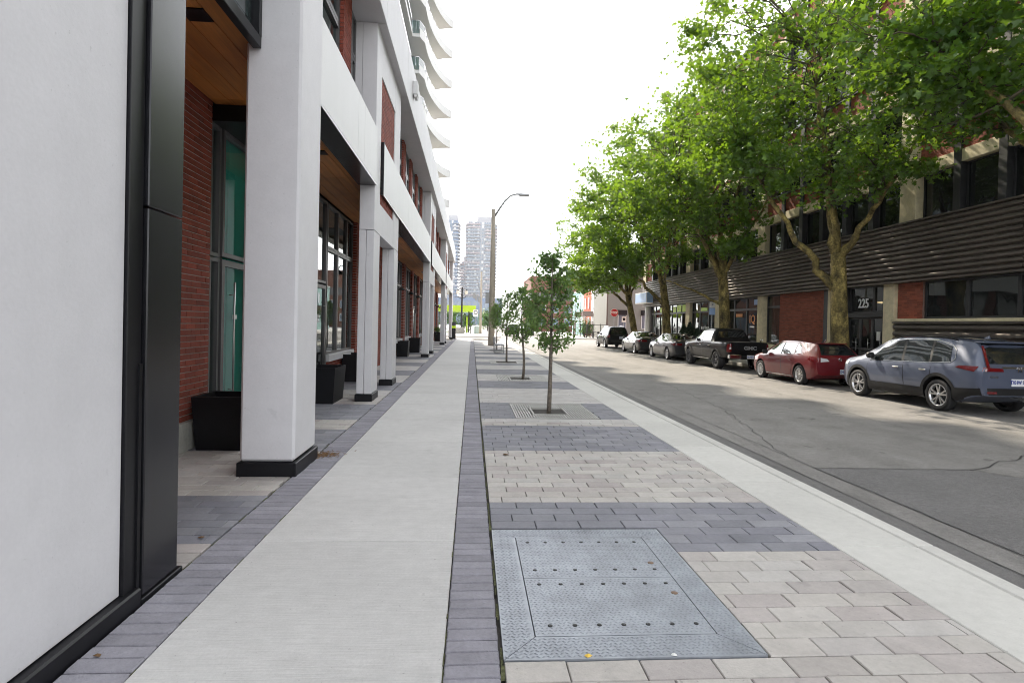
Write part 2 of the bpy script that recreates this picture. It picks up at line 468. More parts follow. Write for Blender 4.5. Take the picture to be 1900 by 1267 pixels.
sheet('ground', [(-1500, 1500, -600, 2500)], -.40, 'ground')
road = sheet('road', [(3.55, 12.75, -25, 420)], -.14, 'asphalt')
sheet('cross_street', [(-90, 3.55, 58, 69), (12.75, 110, 58, 69)], -.14, 'asphalt')
mb = MB(); mb.poly([(3.56, -24, -.136), (4.05, -24, -.136), (4.05, 58, -.136), (3.56, 58, -.136)])
mb.build('gutter_strip', 'asphalt3', road, kind='structure')
mb = MB(); mb.poly([(4.40, -12, -.136), (11.2, -1.5, -.136), (8.6, 3.6, -.136), (7.05, 6.05, -.136), (6.45, 6.86, -.136), (4.40, 6.92, -.136)])
mb.build('asphalt_patch', 'asphalt2', road, kind='structure')
mb = MB()
def ribbon(pts, w, z, jit=.0, seed=1):
    r = random.Random(seed); out = []
    for a, b in zip(pts[:-1], pts[1:]):
        n = max(1, int(math.hypot(b[0] - a[0], b[1] - a[1]) / .22))
        for i in range(n):
            t = i / n; out.append((a[0] + (b[0] - a[0]) * t + r.uniform(-jit, jit), a[1] + (b[1] - a[1]) * t + r.uniform(-jit, jit)))
    out.append(pts[-1])
    for i in range(len(out) - 1):
        a, b = Vector((*out[i], 0)), Vector((*out[i + 1], 0)); d = (b - a)
        if d.length < 1e-6: continue
        q = Vector((-d.y, d.x, 0)).normalized() * (w * r.uniform(.35, .65))
        mb.poly([(a.x - q.x, a.y - q.y, z), (b.x - q.x, b.y - q.y, z), (b.x + q.x, b.y + q.y, z), (a.x + q.x, a.y + q.y, z)])
ribbon([(4.05, -10), (4.05, 58)], .014, -.131, .006, 1)
ribbon([(4.40, -10), (4.42, 24)], .011, -.131, .012, 2)
ribbon([(4.40, 6.92), (5.2, 6.9), (6.45, 6.86)], .018, -.131, .012, 3)
ribbon([(6.45, 6.86), (6.9, 7.02), (7.3, 7.35), (7.6, 7.38), (8.02, 7.64), (8.6, 7.7), (9.4, 8.2)], .016, -.131, .03, 4)
ribbon([(6.45, 6.86), (7.05, 6.05), (8.6, 3.6), (11.2, -1.5)], .014, -.131, .02, 5)
ribbon([(4.42, 7.6), (5.5, 12), (6.2, 19), (6.4, 28)], .012, -.131, .05, 6)
ribbon([(5.5, 12), (7.4, 13.4), (8.8, 13.1)], .010, -.131, .05, 7)
ribbon([(7.9, 9.4), (8.4, 14), (8.5, 22), (8.2, 40)], .010, -.131, .05, 8)
mb.build('tar_seam', 'tar', road, kind='structure')

JY = [4.21 + 1.75 * k for k in range(-4, 31)]
walk = bpy.data.objects.new('sidewalk', None)
COL.objects.link(walk); LOC['sidewalk'] = (0, 0, 0); tag(walk, kind='structure')
mb = MB(); mb.box(-.70, .70, -.872, .872, -.10, 0, b=.006); slab_me = mb.mesh('concrete_slab', ['walk'])
for y in JY: inst('concrete_slab', slab_me, walk, (-.805, y + .875, rnd.uniform(-.0015, .0015)))
kerb = bpy.data.objects.new('kerb', None); COL.objects.link(kerb); LOC['kerb'] = (0, 0, 0); tag(kerb, kind='structure')
mb = MB(); mb.box(-.316, .316, -.873, .873, -.10, 0, b=.006); ks = mb.mesh('kerb_slab', ['curb'])
mb = MB(); mb.box(-.075, .075, -.874, .874, -.30, 0, b=.012); kc = mb.mesh('kerb_stone', ['curb'])
for y in JY:
    inst('kerb_slab', ks, kerb, (3.075, y + .72, rnd.uniform(-.001, .001)))
    inst('kerb_stone', kc, kerb, (3.477, y + .72, .004))
bed = sheet('paving_bed', [(-4.2, 3.40, -9, 58)], -.032, 'bed')
mb = MB()
for xx, w in ((.177, .012), (-1.507, .008), (-.103, .008), (-1.822, .008)):
    r = random.Random(int(xx * 100)); y = 2.0
    while y < 22:
        L = r.uniform(.03, .16)
        if r.random() < (.75 if xx > 0 else .35):
            ww = w * r.uniform(.4, 1.0); h = -r.uniform(.001, .012)
            mb.poly([(xx - ww, y, h), (xx + ww * r.uniform(.5, 1), y + .01, h - .003), (xx + ww, y + L, h - .002), (xx - ww * .6, y + L, h)])
        y += L
mb.build('joint_moss', 'moss', kind='stuff')

# pavers
PIT = .1615
def unit_paver(name, lx, ly, m, ch=.004, jit=0.0, seed=0):
    r = random.Random(seed); mb = MB(); a, b = lx / 2, ly / 2
    j = lambda: r.uniform(-jit, jit)
    lo = [(-a, -b), (a, -b), (a, b), (-a, b)]
    N = 1 if not jit else 4
    per = []
    for i in range(4):
        p, q = lo[i], lo[(i + 1) % 4]
        for k in range(N):
            t = k / N; per.append((p[0] + (q[0] - p[0]) * t + j(), p[1] + (q[1] - p[1]) * t + j()))
    n = len(per)
    top = [(x * (1 - ch / a), y * (1 - ch / b)) for x, y in per]
    P = [(x, y, -.05) for x, y in per] + [(x, y, -ch * 1.3 + j() * .5) for x, y in per] + [(x, y, j() * .3) for x, y in top]
    F = [(i, (i + 1) % n, n + (i + 1) % n, n + i) for i in range(n)] + [(n + i, n + (i + 1) % n, 2 * n + (i + 1) % n, 2 * n + i) for i in range(n)]
    F.append(tuple(2 * n + i for i in range(n)))
    mb.faces(P, F)
    return mb.mesh(name, [m])
def bands(seq, y0):
    out = []; y = y0
    for n, d in seq:
        for _ in range(n): out.append((y, d)); y += PIT
    return out
def lay_pavers(parent, rows, x0, x1, holes, ymin_one, limit, seed):
    r = random.Random(seed)
    me_l = unit_paver('paver', .354, .1555, 'paver_l'); me_d = unit_paver('paver', .354, .1555, 'paver_d')
    far = [MB(), MB()]; n = 0; prev = 0
    for y, d in rows:
        off = (prev + r.choice((.12, .18, .24))) % .36; prev = off
        x = x0 - off
        while x < x1 - .004:
            a, b = max(x, x0), min(x + .36, x1)
            x += .36
            segs = [(a, b)]
            for hx0, hx1, hy0, hy1 in holes:
                if hy0 - .05 < y + PIT / 2 < hy1 + .05:
                    ns = []
                    for a_, b_ in segs:
                        if b_ <= hx0 or a_ >= hx1: ns.append((a_, b_)); continue
                        if a_ < hx0: ns.append((a_, hx0))
                        if b_ > hx1: ns.append((hx1, b_))
                    segs = ns
            for a_, b_ in segs:
                if b_ - a_ < .03: continue
                cx, cy, L = (a_ + b_) / 2, y + PIT / 2, b_ - a_ - .006
                dz = r.gauss(0, .0012)
                if y >= ymin_one and n < limit:
                    inst('paver', me_d if d else me_l, parent, (cx, cy, dz), (L / .354, 1, 1), (r.gauss(0, .004), r.gauss(0, .003), r.gauss(0, .004))); n += 1
                else:
                    h = .0776; q = L / 2
                    P = [(cx - q, cy - h, -.03), (cx + q, cy - h, -.03), (cx + q, cy + h, -.03), (cx - q, cy + h, -.03),
                         (cx - q, cy - h, dz), (cx + q, cy - h, dz), (cx + q, cy + h, dz), (cx - q, cy + h, dz)]
                    far[d].faces(P, [(4, 5, 6, 7), (0, 1, 5, 4), (1, 2, 6, 5), (2, 3, 7, 6), (3, 0, 4, 7)])
    far[0].build('pavers', 'paver_l2', parent, kind='stuff')
    far[1].build('pavers', 'paver_d2', parent, kind='stuff')
def structure(name):
    o = bpy.data.objects.new(name, None); COL.objects.link(o); LOC[o.name] = (0, 0, 0); return tag(o, kind='structure')
HATCH = (.176, 1.512, 2.715, 4.43)
GRATES = [(.78, 2.26, 9.66, 11.50), (.78, 2.26, 15.95, 17.75), (.78, 2.26, 22.9, 24.6)]
boul = structure('boulevard_paving')
seq = [(20, 0), (10, 0), (7, 1), (13, 0), (11, 1), (4, 0), (12, 1), (16, 0), (11, 1), (13, 0), (12, 1)] + [(12, 0), (11, 1)] * 9
lay_pavers(boul, bands(seq, 2.370 - 20 * PIT), .186, 2.752, [HATCH] + GRATES, 2.3, 300, 3)
col = structure('colonnade_paving')
seq = [(24, 0), (7, 1), (11, 0), (9, 1), (5, 0), (11, 1), (14, 0), (11, 1)] + [(12, 0), (11, 1)] * 10
lay_pavers(col, bands(seq, 4.18 - 24 * PIT), -3.47, -1.828, [], 3.5, 300, 4)
# soldier-course borders
def border(name, x0, x1, pitch, seed):
    p = structure(name); r = random.Random(seed); w = x1 - x0
    mes = [unit_paver('border_brick', w - .006, pitch - .007, 'soldier', .006, .0022, k) for k in range(4)]
    far = MB(); y = -4.0; n = 0
    while y < 57:
        if y > 2.2 and n < 300:
            inst('border_brick', r.choice(mes), p, ((x0 + x1) / 2, y + pitch / 2, r.gauss(0, .0015)), (1, 1, 1), (r.gauss(0, .008), r.gauss(0, .004), r.choice((0, math.pi)))); n += 1
        else:
            far.box(x0 + .003, x1 - .003, y + .003, y + pitch - .004, -.03, r.gauss(0, .0012))
        y += pitch
    far.build('border_bricks', 'soldier2', p, kind='stuff')
border('left_border_strip', -1.818, -1.510, .106, 5)
border('right_border_strip', -.100, .168, .106, 6)

# opposite pavement and ground beyond the crossing
far_walk = structure('opposite_sidewalk')
mb = MB(); mb.box(-.66, .66, -.99, .99, -.12, 0, b=.006); fs = mb.mesh('concrete_slab', ['walk'])
mb = MB(); mb.box(-.075, .075, -.995, .995, -.30, 0, b=.012); fk = mb.mesh('kerb_stone', ['curb'])
for k in range(0, 27):
    for xx in (13.57, 14.90): inst('concrete_slab', fs, far_walk, (xx, 5 + 2 * k, rnd.uniform(-.002, .002)))
    inst('kerb_stone', fk, far_walk, (12.825, 5 + 2 * k, .002))
sheet('verge', [(12.9, 60, -25, 58)], -.05, 'bed')
sheet('corner_pavement', [(-90, 3.4, 69.2, 420), (12.9, 90, 69.2, 420)], -.01, 'walk')
mb = MB()
for x0, x1, y0, y1 in ((3.40, 3.55, 69.2, 400), (12.75, 12.9, 69.2, 400), (-90, 3.4, 69.0, 69.2), (12.9, 90, 69.0, 69.2), (-90, 3.55, 57.8, 58.0)):
    mb.box(x0, x1, y0, y1, -.3, .0)
mb.build('far_kerb', 'curb', kind='structure')

# steel access hatch set in the paving
hatch = thing('utility_hatch', 'grey steel tread-plate access hatch with pierced lids, set flush in the pale paving', 'access hatch', (.844, 3.57, 0))
mb = MB()
x0, x1, y0, y1 = .186, 1.503, 2.700, 4.42
ix0, ix1, iy0, iy1 = .357, 1.332, 2.895, 4.254
def flat(mb, a, b, c, d, z0, z1):
    pts = [a, b, c, d]; mb.poly([(x, y, z1) for x, y in pts])
    for i in range(4):
        p, q = pts[i], pts[(i + 1) % 4]; mb.poly([(p[0], p[1], z0), (q[0], q[1], z0), (q[0], q[1], z1), (p[0], p[1], z1)])
g = .0025
flat(mb, (x0 + g, y0), (x1 - g, y0), (ix1 - g, iy0), (ix0 + g, iy0), -.04, .004)
flat(mb, (ix0 + g, iy1), (ix1 - g, iy1), (x1 - g, y1), (x0 + g, y1), -.04, .004)
flat(mb, (x0, y0 + g), (ix0, iy0 + g), (ix0, iy1 - g), (x0, y1 - g), -.04, .0045)
flat(mb, (ix1, iy0 + g), (x1, y0 + g), (x1, y1 - g), (ix1, iy1 - g), -.04, .0045)
mb.build('hatch_frame', 'plate', hatch)
for ya, yb in ((iy0 + .006, 3.566), (3.572, iy1 - .006)):
    mb = MB(); mb.box(ix0 + .006, ix1 - .006, ya, yb, -.03, .005, b=.001); mb.build('hatch_lid', 'plate', hatch)
mb = MB(); r = random.Random(2); st = .0345; k = 0
yy = y0 + .02
while yy < y1 - .012:
    xx = x0 + .016 + (st / 2 if k % 2 else 0); i = 0
    while xx < x1 - .01:
        a = .62 if (i + k) % 2 else -.62
        c, s_ = math.cos(a), math.sin(a); L, Wd = .0145, .0045
        near = min(abs(xx - ix0), abs(xx - ix1)) < .012 and iy0 - .01 < yy < iy1 + .01
        near = near or (min(abs(yy - iy0), abs(yy - iy1), abs(yy - 3.569)) < .010 and ix0 < xx < ix1)
        if not near:
            z = .0052
            P = [(xx - L * c, yy - L * s_, z), (xx + Wd * s_, yy - Wd * c, z), (xx + L * c, yy + L * s_, z), (xx - Wd * s_, yy + Wd * c, z), (xx, yy, z + .0035)]
            mb.faces(P, [(0, 1, 4), (1, 2, 4), (2, 3, 4), (3, 0, 4)])
        xx += st / 1.35; i += 1
    yy += st / 1.35; k += 1
mb.build('tread_pattern', 'plate', hatch, kind='stuff')
mb = MB(); mb.lathe([(.0135, .0), (.0135, .0075), (.0, .0078)], (0, 0, 0), n=10); hb = mb.mesh('lid_hole_disc', ['hole_dark'])  # near-black discs standing in for the dark holes in the lids
for yy, xa in ((4.155, .441), (3.685, .445), (3.482, .45), (3.0, .452)):
    for i in range(7): inst('lid_hole_disc', hb, hatch, (xa + .134 * i, yy, 0))
mb = MB(); mb.lathe([(.021, .0), (.021, .0075), (.0, .0080)], (0, 0, 0), n=12); hb = mb.mesh('lifting_socket', ['rust'])
for xx, yy in ((1.254, 3.785), (1.263, 3.352)): inst('lifting_socket', hb, hatch, (xx, yy, 0))

# ------------------------------------------------------------------ brick laying (real courses)
BH, BL = .0745, .2365
def bricks_into(mb, axis, c, u0, u1, z0, z1, sgn, dep=.014, seed=0, bl=BL, bh=BH):
    """joined bricks proud of a mortar plane; axis 'x': plane x=c spanning y; axis 'y': plane y=c spanning x; sgn = outward"""
    r = random.Random(seed); k = 0; z = z0; g = .010
    while z < z1 - .02:
        zb = min(z + bh - g, z1)
        u = u0 - (bl / 2 if k % 2 else 0)
        while u < u1 - .01:
            a, b = max(u, u0), min(u + bl - g, u1)
            if b - a > .02:
                o = c + sgn * (dep + r.uniform(-.002, .002)); i = c - sgn * .004
                if axis == 'x': P = [(o, a, z), (o, b, z), (o, b, zb), (o, a, zb), (i, a, z), (i, b, z), (i, b, zb), (i, a, zb)]
                else: P = [(a, o, z), (b, o, z), (b, o, zb), (a, o, zb), (a, i, z), (b, i, z), (b, i, zb), (a, i, zb)]
                mb.faces(P, [(0, 1, 2, 3), (0, 1, 5, 4), (3, 2, 6, 7), (0, 3, 7, 4), (1, 2, 6, 5)])
            u += bl
        z += bh; k += 1

# ------------------------------------------------------------------ white and brick apartment building along the pavement
apt = thing('apartment_building', 'white apartment podium with open colonnade, cedar soffit and red brick infill along the pavement', 'building', (-2.0, 6.0, 0))
FZ0, FZ1, BZ0, BZ1 = 4.33, 5.42, 7.56, 8.92
WX = -3.45                                   # colonnade wall face
# near wall panel
wp = MB(); wp.box(-2.6, -1.875, -7, 3.19, .10, 7.55, b=.004); wp.build('wall_panel', 'white', apt)
b = MB(); b.box(-2.6, -1.823, -7, 3.31, -.03, .094, b=.01); b.build('wall_base', 'blackm', apt)
b = MB(); b.box(-2.5, -1.858, 3.195, 3.328, .0, 7.5, b=.003); b.box(-2.5, -1.848, 3.30, 3.328, .0, 1.35); b.build('metal_trim', 'blackm', apt)
for z0, z1 in ((.03, 2.228), (2.238, 7.5)):
    b = MB(); b.box(-2.45, -1.835, 3.338, 3.715, z0, z1, b=.006); b.build('metal_panel', 'charcoal', apt)
b = MB(); b.box(-2.5, -1.822, 3.31, 3.76, -.02, .024, b=.004); b.build('panel_foot', 'blackm', apt)
b = MB(); b.box(-3.5, -2.46, -7, 3.70, -.05, 8.9); b.box(-18, -3.64, -7, 57.4, -.05, 8.9); b.build('core_wall', 'offwhite', apt)
# great pillar
p1 = MB(); p1.box(-2.35, -1.80, 5.96, 6.74, .15, 7.555, b=.025); p1.build('pillar', 'white', apt)
b = MB(); b.box(-2.37, -1.775, 5.935, 6.765, -.03, .142, b=.006); b.build('pillar_base', 'blackm', apt)
# upper band (panels with open joints) and roof terrace slab
ys = [-7, 3.2, 6.35, 11.55, 15.2, 26.1, 29.8, 40.9, 44.6, 55.4, 57.4]
for a, c_ in zip(ys[:-1], ys[1:]):
    b = MB(); b.box(-2.9, -1.83, a + .006, c_ - .006, BZ0, BZ1, b=.006); b.build('band_panel', 'white', apt)
b = MB(); b.box(-18, -2.92, -7, 57.4, 8.6, 8.96); b.build('terrace_slab', 'offwhite', apt)
# terrace guard
b = MB(); b.box(-2.42, -2.405, 5, 57, 8.97, 10.0); b.build('terrace_guard', 'rail', apt)
b = MB(); b.box(-2.44, -2.39, 5, 57, 10.0, 10.04, b=.004)
for k in range(27): b.box(-2.425, -2.40, 5 + 2 * k, 5.04 + 2 * k, 8.95, 10.0)
b.build('guard_rail', 'trim', apt)
b = MB(); b.box(-1.83, -1.70, 16.4, 16.75, 8.12, 8.5, b=.01); b.box(-1.80, -1.72, 16.42, 16.72, 8.05, 8.12); b.build('band_light', 'offwhite', apt)
# soffit of cedar boards
sof = node('soffit', apt)
PW = .232
mbs = {}
seams = [3.7, 7.55, 11.4, 15.25, 19.1, 22.95, 26.8, 30.65, 34.5, 38.35, 42.2, 46.05, 49.9, 53.75, 57.3]
far_b = MB()
for a, c_ in zip(seams[:-1], seams[1:]):
    x = -3.43
    while x < -2.03:
        x2 = min(x + PW, -2.02 if a > 5 else -2.28)
        if x2 < x + .02: break
        if c_ < 32:
            b = MB(); b.box(x + .005, x2 - .005, a + .004, c_ - .004, 4.42 + rnd.uniform(-.001, .001), 4.45); b.build('plank', 'wood', sof)
        else: far_b.box(x + .003, x2 - .003, a + .002, c_ - .002, 4.42, 4.45)
        x += PW
far_b.build('planks', 'wood', sof, kind='stuff')
b = MB(); b.box(-3.6, -2.28, 3.7, 57.4, 4.452, 4.60); b.box(-2.28, -2.0, 6.74, 57.4, 4.452, 4.60); b.build('soffit_backing', 'blackm', sof)
# recessed soffit lights and grilles
for yy in (5.35, 9.6, 18.5, 33.5):
    b = MB(); b.box(-2.72, -2.50, yy, yy + .22, 4.405, 4.421); b.build('soffit_light', 'blackm', apt)
for yy in (17.6, 31.9):
    g_ = MB()
    g_.box(-2.9, -2.3, yy, yy + 1.5, 4.412, 4.418, 0)
    for i in range(6): g_.box(-2.9, -2.3, yy + .12 + i * .23, yy + .18 + i * .23, 4.38, 4.411, 1)
    g_.build('soffit_grille', ['blackm', 'galv'], apt)
# colonnade wall: brick, doors, windows
bw = node('brick_wall', apt)
b = MB(); b.box(WX - .10, WX - .012, 3.7, 7.70, 0, 4.42); b.build('mortar', 'mortar', bw)
b = MB(); b.box(WX - .02, WX + .045, 3.7, 7.72, -.02, .335, b=.006); b.build('stone_base', 'stone', bw)
mb = MB(); mb.box(-.030, 0, -BL / 2 + .004, BL / 2 - .004, -BH / 2 + .006, BH / 2 - .006, b=.0025); bme = mb.mesh('brick', ['brick'])
n_b = 0; far_b = MB(); z = .345; k = 0
while z < 4.40:
    u = 7.70
    first = BL / 2 if k % 2 else BL
    while u > 3.72:
        L = min(first if u == 7.70 else BL, u - 3.72); cy = u - L / 2; u -= L
        if u < 3.73 and L < .03: break
        if cy > 6.45 and n_b < 300:
            inst('brick', bme, bw, (WX + rnd.gauss(0, .0012), cy, z + BH / 2), (1, (L - .010) / (BL - .010), 1)); n_b += 1
        else: far_b.box(WX - .03, WX, cy - L / 2 + .005, cy + L / 2 - .005, z + .005, z + BH - .005)
    z += BH; k += 1
far_b.build('bricks', 'brick_i', bw, kind='stuff')

def window(parent, x, y0, y1, z0, z1, fr='frame', gl='glass', name='window', t=.055, dep=.09, sx=1, mid=None):
    """framed pane in a wall facing +x (sx=1) or -x (sx=-1)"""
    f = MB(); xi = x - sx * dep
    f.box(x, xi, y0, y0 + t, z0, z1); f.box(x, xi, y1 - t, y1, z0, z1)
    f.box(x - sx * .002, xi, y0 + t, y1 - t, z0, z0 + t); f.box(x - sx * .002, xi, y0 + t, y1 - t, z1 - t, z1)
    if mid: f.box(x - sx * .004, xi, y0 + t, y1 - t, mid - t / 2, mid + t / 2)
    o = f.build(name, fr, parent)
    p = MB(); px = x - sx * dep * .55
    a = (px, y0 + t * .5, z0 + t * .5); c_ = (px, y1 - t * .5, z1 - t * .5)
    q = [(px, a[1], a[2]), (px, c_[1], a[2]), (px, c_[1], c_[2]), (px, a[1], c_[2])]
    p.poly(q if sx > 0 else q[::-1]); p.build('pane', gl, o)
    return o
def bar_handle(parent, x, y, z0, z1, sx=1):
    h = MB(); h.tube([(x + sx * .07, y, z0), (x + sx * .07, y, z1)], .014, 8)
    for zz in (z0 + .18, z1 - .18): h.tube([(x, y, zz), (x + sx * .07, y, zz)], .009, 6)
    h.build('handle', 'steel', parent)
def glass_door(parent, y0, y1, x=WX, z1=2.42, hy=None, sx=1, fr='frame', gl='glass'):
    d = window(parent, x, y0, y1, .02, z1, fr, gl, 'door', .085, .07, sx)
    bar_handle(d, x, hy if hy else y0 + .24, .42, 2.12, sx)
    return d
# bay 1: entrance behind the great pillar
b = MB(); b.box(-3.62, -2.95, 7.72, 9.2, 4.20, 4.415, b=.005); b.build('entrance_canopy', 'blackm', apt)
window(apt, WX - .02, 7.725, 8.03, .40, 2.42, t=.05); window(apt, WX - .02, 7.725, 8.03, 2.44, 4.2, t=.05)
d = glass_door(apt, 8.06, 9.12, hy=8.31); window(apt, WX, 8.06, 9.12, 2.46, 4.2, t=.06)
s_ = MB(); s_.box(WX - .03, WX - .027, 8.50, 8.64, 1.60, 1.66); s_.build('door_notice', 'sheet', d)
b = MB(); b.box(-4.5, -3.57, 8.50, 9.4, 0, 4.2, 0); b.box(-4.4, -3.9, 7.9, 8.5, 0, 3.6, 1); b.box(-3.8, -3.7, 8.16, 8.49, .62, 4.15, 1); b.build('lobby_stand_in', ['teal', 'inner'], apt)  # teal and white panels added close behind the glass to catch skylight
def panes(ylist, z0, z1, x=WX, tr=3.32):
    for a, c_ in zip(ylist[:-1], ylist[1:]):
        window(apt, x, a + .004, c_ - .004, z0, tr - .004); window(apt, x, a + .004, c_ - .004, tr + .004, z1)
panes([9.2, 10.3, 11.4, 12.55], .05, 4.2)
glass_door(apt, 12.6, 13.62, hy=13.38); window(apt, WX, 12.6, 13.62, 2.46, 4.38)
def sill_window(ylist, brick_under=True):
    a, c_ = ylist[0], ylist[-1]
    panes(ylist, .80, 4.38)
    b = MB(); b.box(WX - .12, WX + .09, a, c_, .62, .795, b=.01); b.build('window_sill', 'white', apt)
    b = MB(); b.box(WX - .12, WX - .012, a, c_, 0, .618); b.build('mortar', 'mortar', apt)
    b = MB(); bricks_into(b, 'x', WX - .012, a, c_, .02, .61, 1, seed=int(a * 9)); b.build('brick_panel', 'brick_i', apt, kind='stuff')
sill_window([13.68, 14.75, 15.75, 16.5])
def brick_pier(a, c_, z0=0, z1=4.42, x=WX, proud=.10, par=None, far=False):
    b = MB(); b.box(x - .12, x + proud - .012, a + .012, c_ - .012, z0, z1); b.build('mortar', 'mortar', par or apt)
    b = MB(); bricks_into(b, 'x', x + proud - .012, a, c_, z0, z1, 1, seed=int(a * 7))
    bricks_into(b, 'y', a + .012, x - .02, x + proud + .002, z0, z1, -1, seed=int(a * 7) + 1); b.build('brick_pier', 'brick_i', par or apt, kind='stuff')
def wall_lamp(y, z=2.95, x=WX + .1):
    l_ = MB(); l_.tube([(x, y, z + .16), (x + .10, y, z + .26), (x + .24, y, z + .26), (x + .30, y, z + .16)], .012, 6)
    l_.lathe([(.03, .14), (.06, .12), (.13, .05), (.155, 0.0), (.145, 0.0), (.10, .06), (.0, .09)], (x + .30, y, z), n=16)
    l_.build('wall_lamp', 'iron', apt)
brick_pier(16.52, 17.35); wall_lamp(16.93)
y = 17.4; k = 0
while y < 55.5:
    if k % 3 == 1:
        panes([y, y + .9], .05, 4.38); glass_door(apt, y + .95, y + 1.95, hy=y + 1.7); window(apt, WX, y + .95, y + 1.95, 2.46, 4.38)
        panes([y + 2.0, y + 2.9], .05, 4.38); e = y + 2.95
    else:
        sill_window([y, y + 1.0, y + 2.0, y + 2.9]); e = y + 2.95
    if e + .8 < 57: brick_pier(e, e + .75); wall_lamp(e + .38)
    y = e + .8; k += 1
# interior backs so the glass has something dim behind it
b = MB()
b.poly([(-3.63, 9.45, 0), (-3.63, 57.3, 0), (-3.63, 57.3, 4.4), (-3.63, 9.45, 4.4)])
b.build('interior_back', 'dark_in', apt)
# piers with brick insets, fascias, upper windows
PA = [11.5, 26.1, 40.9, 55.3]
def pier(a0, last=False):
    w = 3.65
    for ya in (a0, a0 + w - .72):
        for xa, xb, e in ((-2.29, -2.152, 0), (-2.146, -1.995, .004)):
            b = MB(); b.box(xa, xb, ya + e, ya + .70, .15, 3.43, b=.007); b.build('pier_panel', 'white', apt)
        b = MB(); b.box(-2.315, -1.975, ya - .02, ya + .725, -.03, .143, b=.006); b.build('pier_base', 'blackm', apt)
    f = MB()
    f.box(-2.29, -1.995, a0, a0 + .62, 3.438, 7.555, b=.008); f.box(-2.29, -1.995, a0 + w - .98, a0 + w, 3.438, 7.555, b=.008)
    f.box(-2.29, -1.998, a0 + .62, a0 + w - .98, 3.438, 4.08); f.box(-2.29, -1.998, a0 + .62, a0 + w - .98, 6.76, 7.555)
    f.box(-2.6, -2.293, a0, a0 + w, 4.62, 7.553)
    f.build('pier_frame', 'white', apt)
    i = MB(); i.box(-2.25, -2.034, a0 + .62, a0 + w - .98, 4.08, 6.76); i.build('mortar', 'mortar', apt)
    i = MB(); bricks_into(i, 'x', -2.034, a0 + .625, a0 + w - .985, 4.085, 6.755, 1, seed=int(a0)); i.build('brick_inset', 'brick_i', apt, kind='stuff')
for a in PA[:3]: pier(a)
b = MB(); b.box(-2.29, -1.995, 55.3, 57.35, .15, 7.555, b=.01); b.build('end_pier', 'white', apt)
def fascia(a, c_, joints):
    ys_ = [a] + joints + [c_]
    for p, q in zip(ys_[:-1], ys_[1:]):
        b = MB(); b.box(-2.0, -1.955, p + .006, q - .006, FZ0, FZ1, b=.003); b.build('fascia_panel', 'white_panel', apt)
        b = MB(); b.box(-2.32, -1.957, p + .003, q - .003, FZ0 - .02, FZ0 - .004); b.build('fascia_soffit', 'charcoal', apt)
    b = MB(); b.box(-2.30, -1.950, a - .035, a, FZ0 - .02, FZ1 + .01); b.build('fascia_end', 'blackm', apt)
    b = MB(); b.box(-2.30, -2.003, a, c_, FZ0, FZ1 - .01); b.build('fascia_core', 'frame', apt)
fascia(6.76, 11.47, [9.6, 10.15]); fascia(12.32, 26.07, [17, 21.6]); fascia(26.92, 40.87, [31.5, 36.2]); fascia(41.72, 55.27, [46, 50.6])
def upper_bay(y0, y1, wd=1.25):
    x = -2.42; y = y0; k = 0
    b = MB(); b.box(-3.0, -2.62, y0, y1, 4.5, 7.56); b.build('pane_backing', 'inner', apt)  # pale backing added behind the panes to lighten them
    while y < y1 - .3:
        if k % 2 == 1:
            e = min(y + .62, y1); brick_pier(y, e, 4.6, 7.555, x, .06); y = e + .01
        else:
            e = min(y + wd * 2, y1); m_ = (y + e) / 2
            window(apt, x, y + .004, m_ - .004, 5.0, 6.75, gl='glass2', t=.07); window(apt, x, m_ + .004, e - .004, 5.0, 6.75, gl='glass2', t=.07)
            window(apt, x, y + .004, m_ - .004, 6.76, 7.55, gl='glass2', t=.07); window(apt, x, m_ + .004, e - .004, 6.76, 7.55, gl='glass2', t=.07)
            y = e + .01
        k += 1
upper_bay(8.5 - 1.55, 11.5, 1.6); upper_bay(15.16, 26.1, .75); upper_bay(29.8, 40.9, .75); upper_bay(44.6, 55.3, .75)
# projecting window box over the first bay
b = MB(); b.box(-2.275, -2.19, 3.75, 5.93, 4.345, 4.46, b=.006); b.box(-2.30, -2.19, 5.86, 5.93, 4.46, 7.55); b.box(-2.30, -2.19, 3.75, 3.84, 4.46, 7.55); b.box(-2.30, -2.195, 4.77, 4.82, 4.46, 7.55)
wb = b.build('window_box', 'blackm', apt)
for a, c_ in ((3.84, 4.75), (4.84, 5.84)):
    b = MB(); b.poly([(-2.26, a, 4.46), (-2.26, c_, 4.46), (-2.26, c_, 7.5), (-2.26, a, 7.5)]); b.build('pane', 'glass2', wb)
b = MB(); b.box(-2.9, -2.5, 3.75, 5.93, 4.62, 7.5); b.build('box_interior', 'inner', wb)

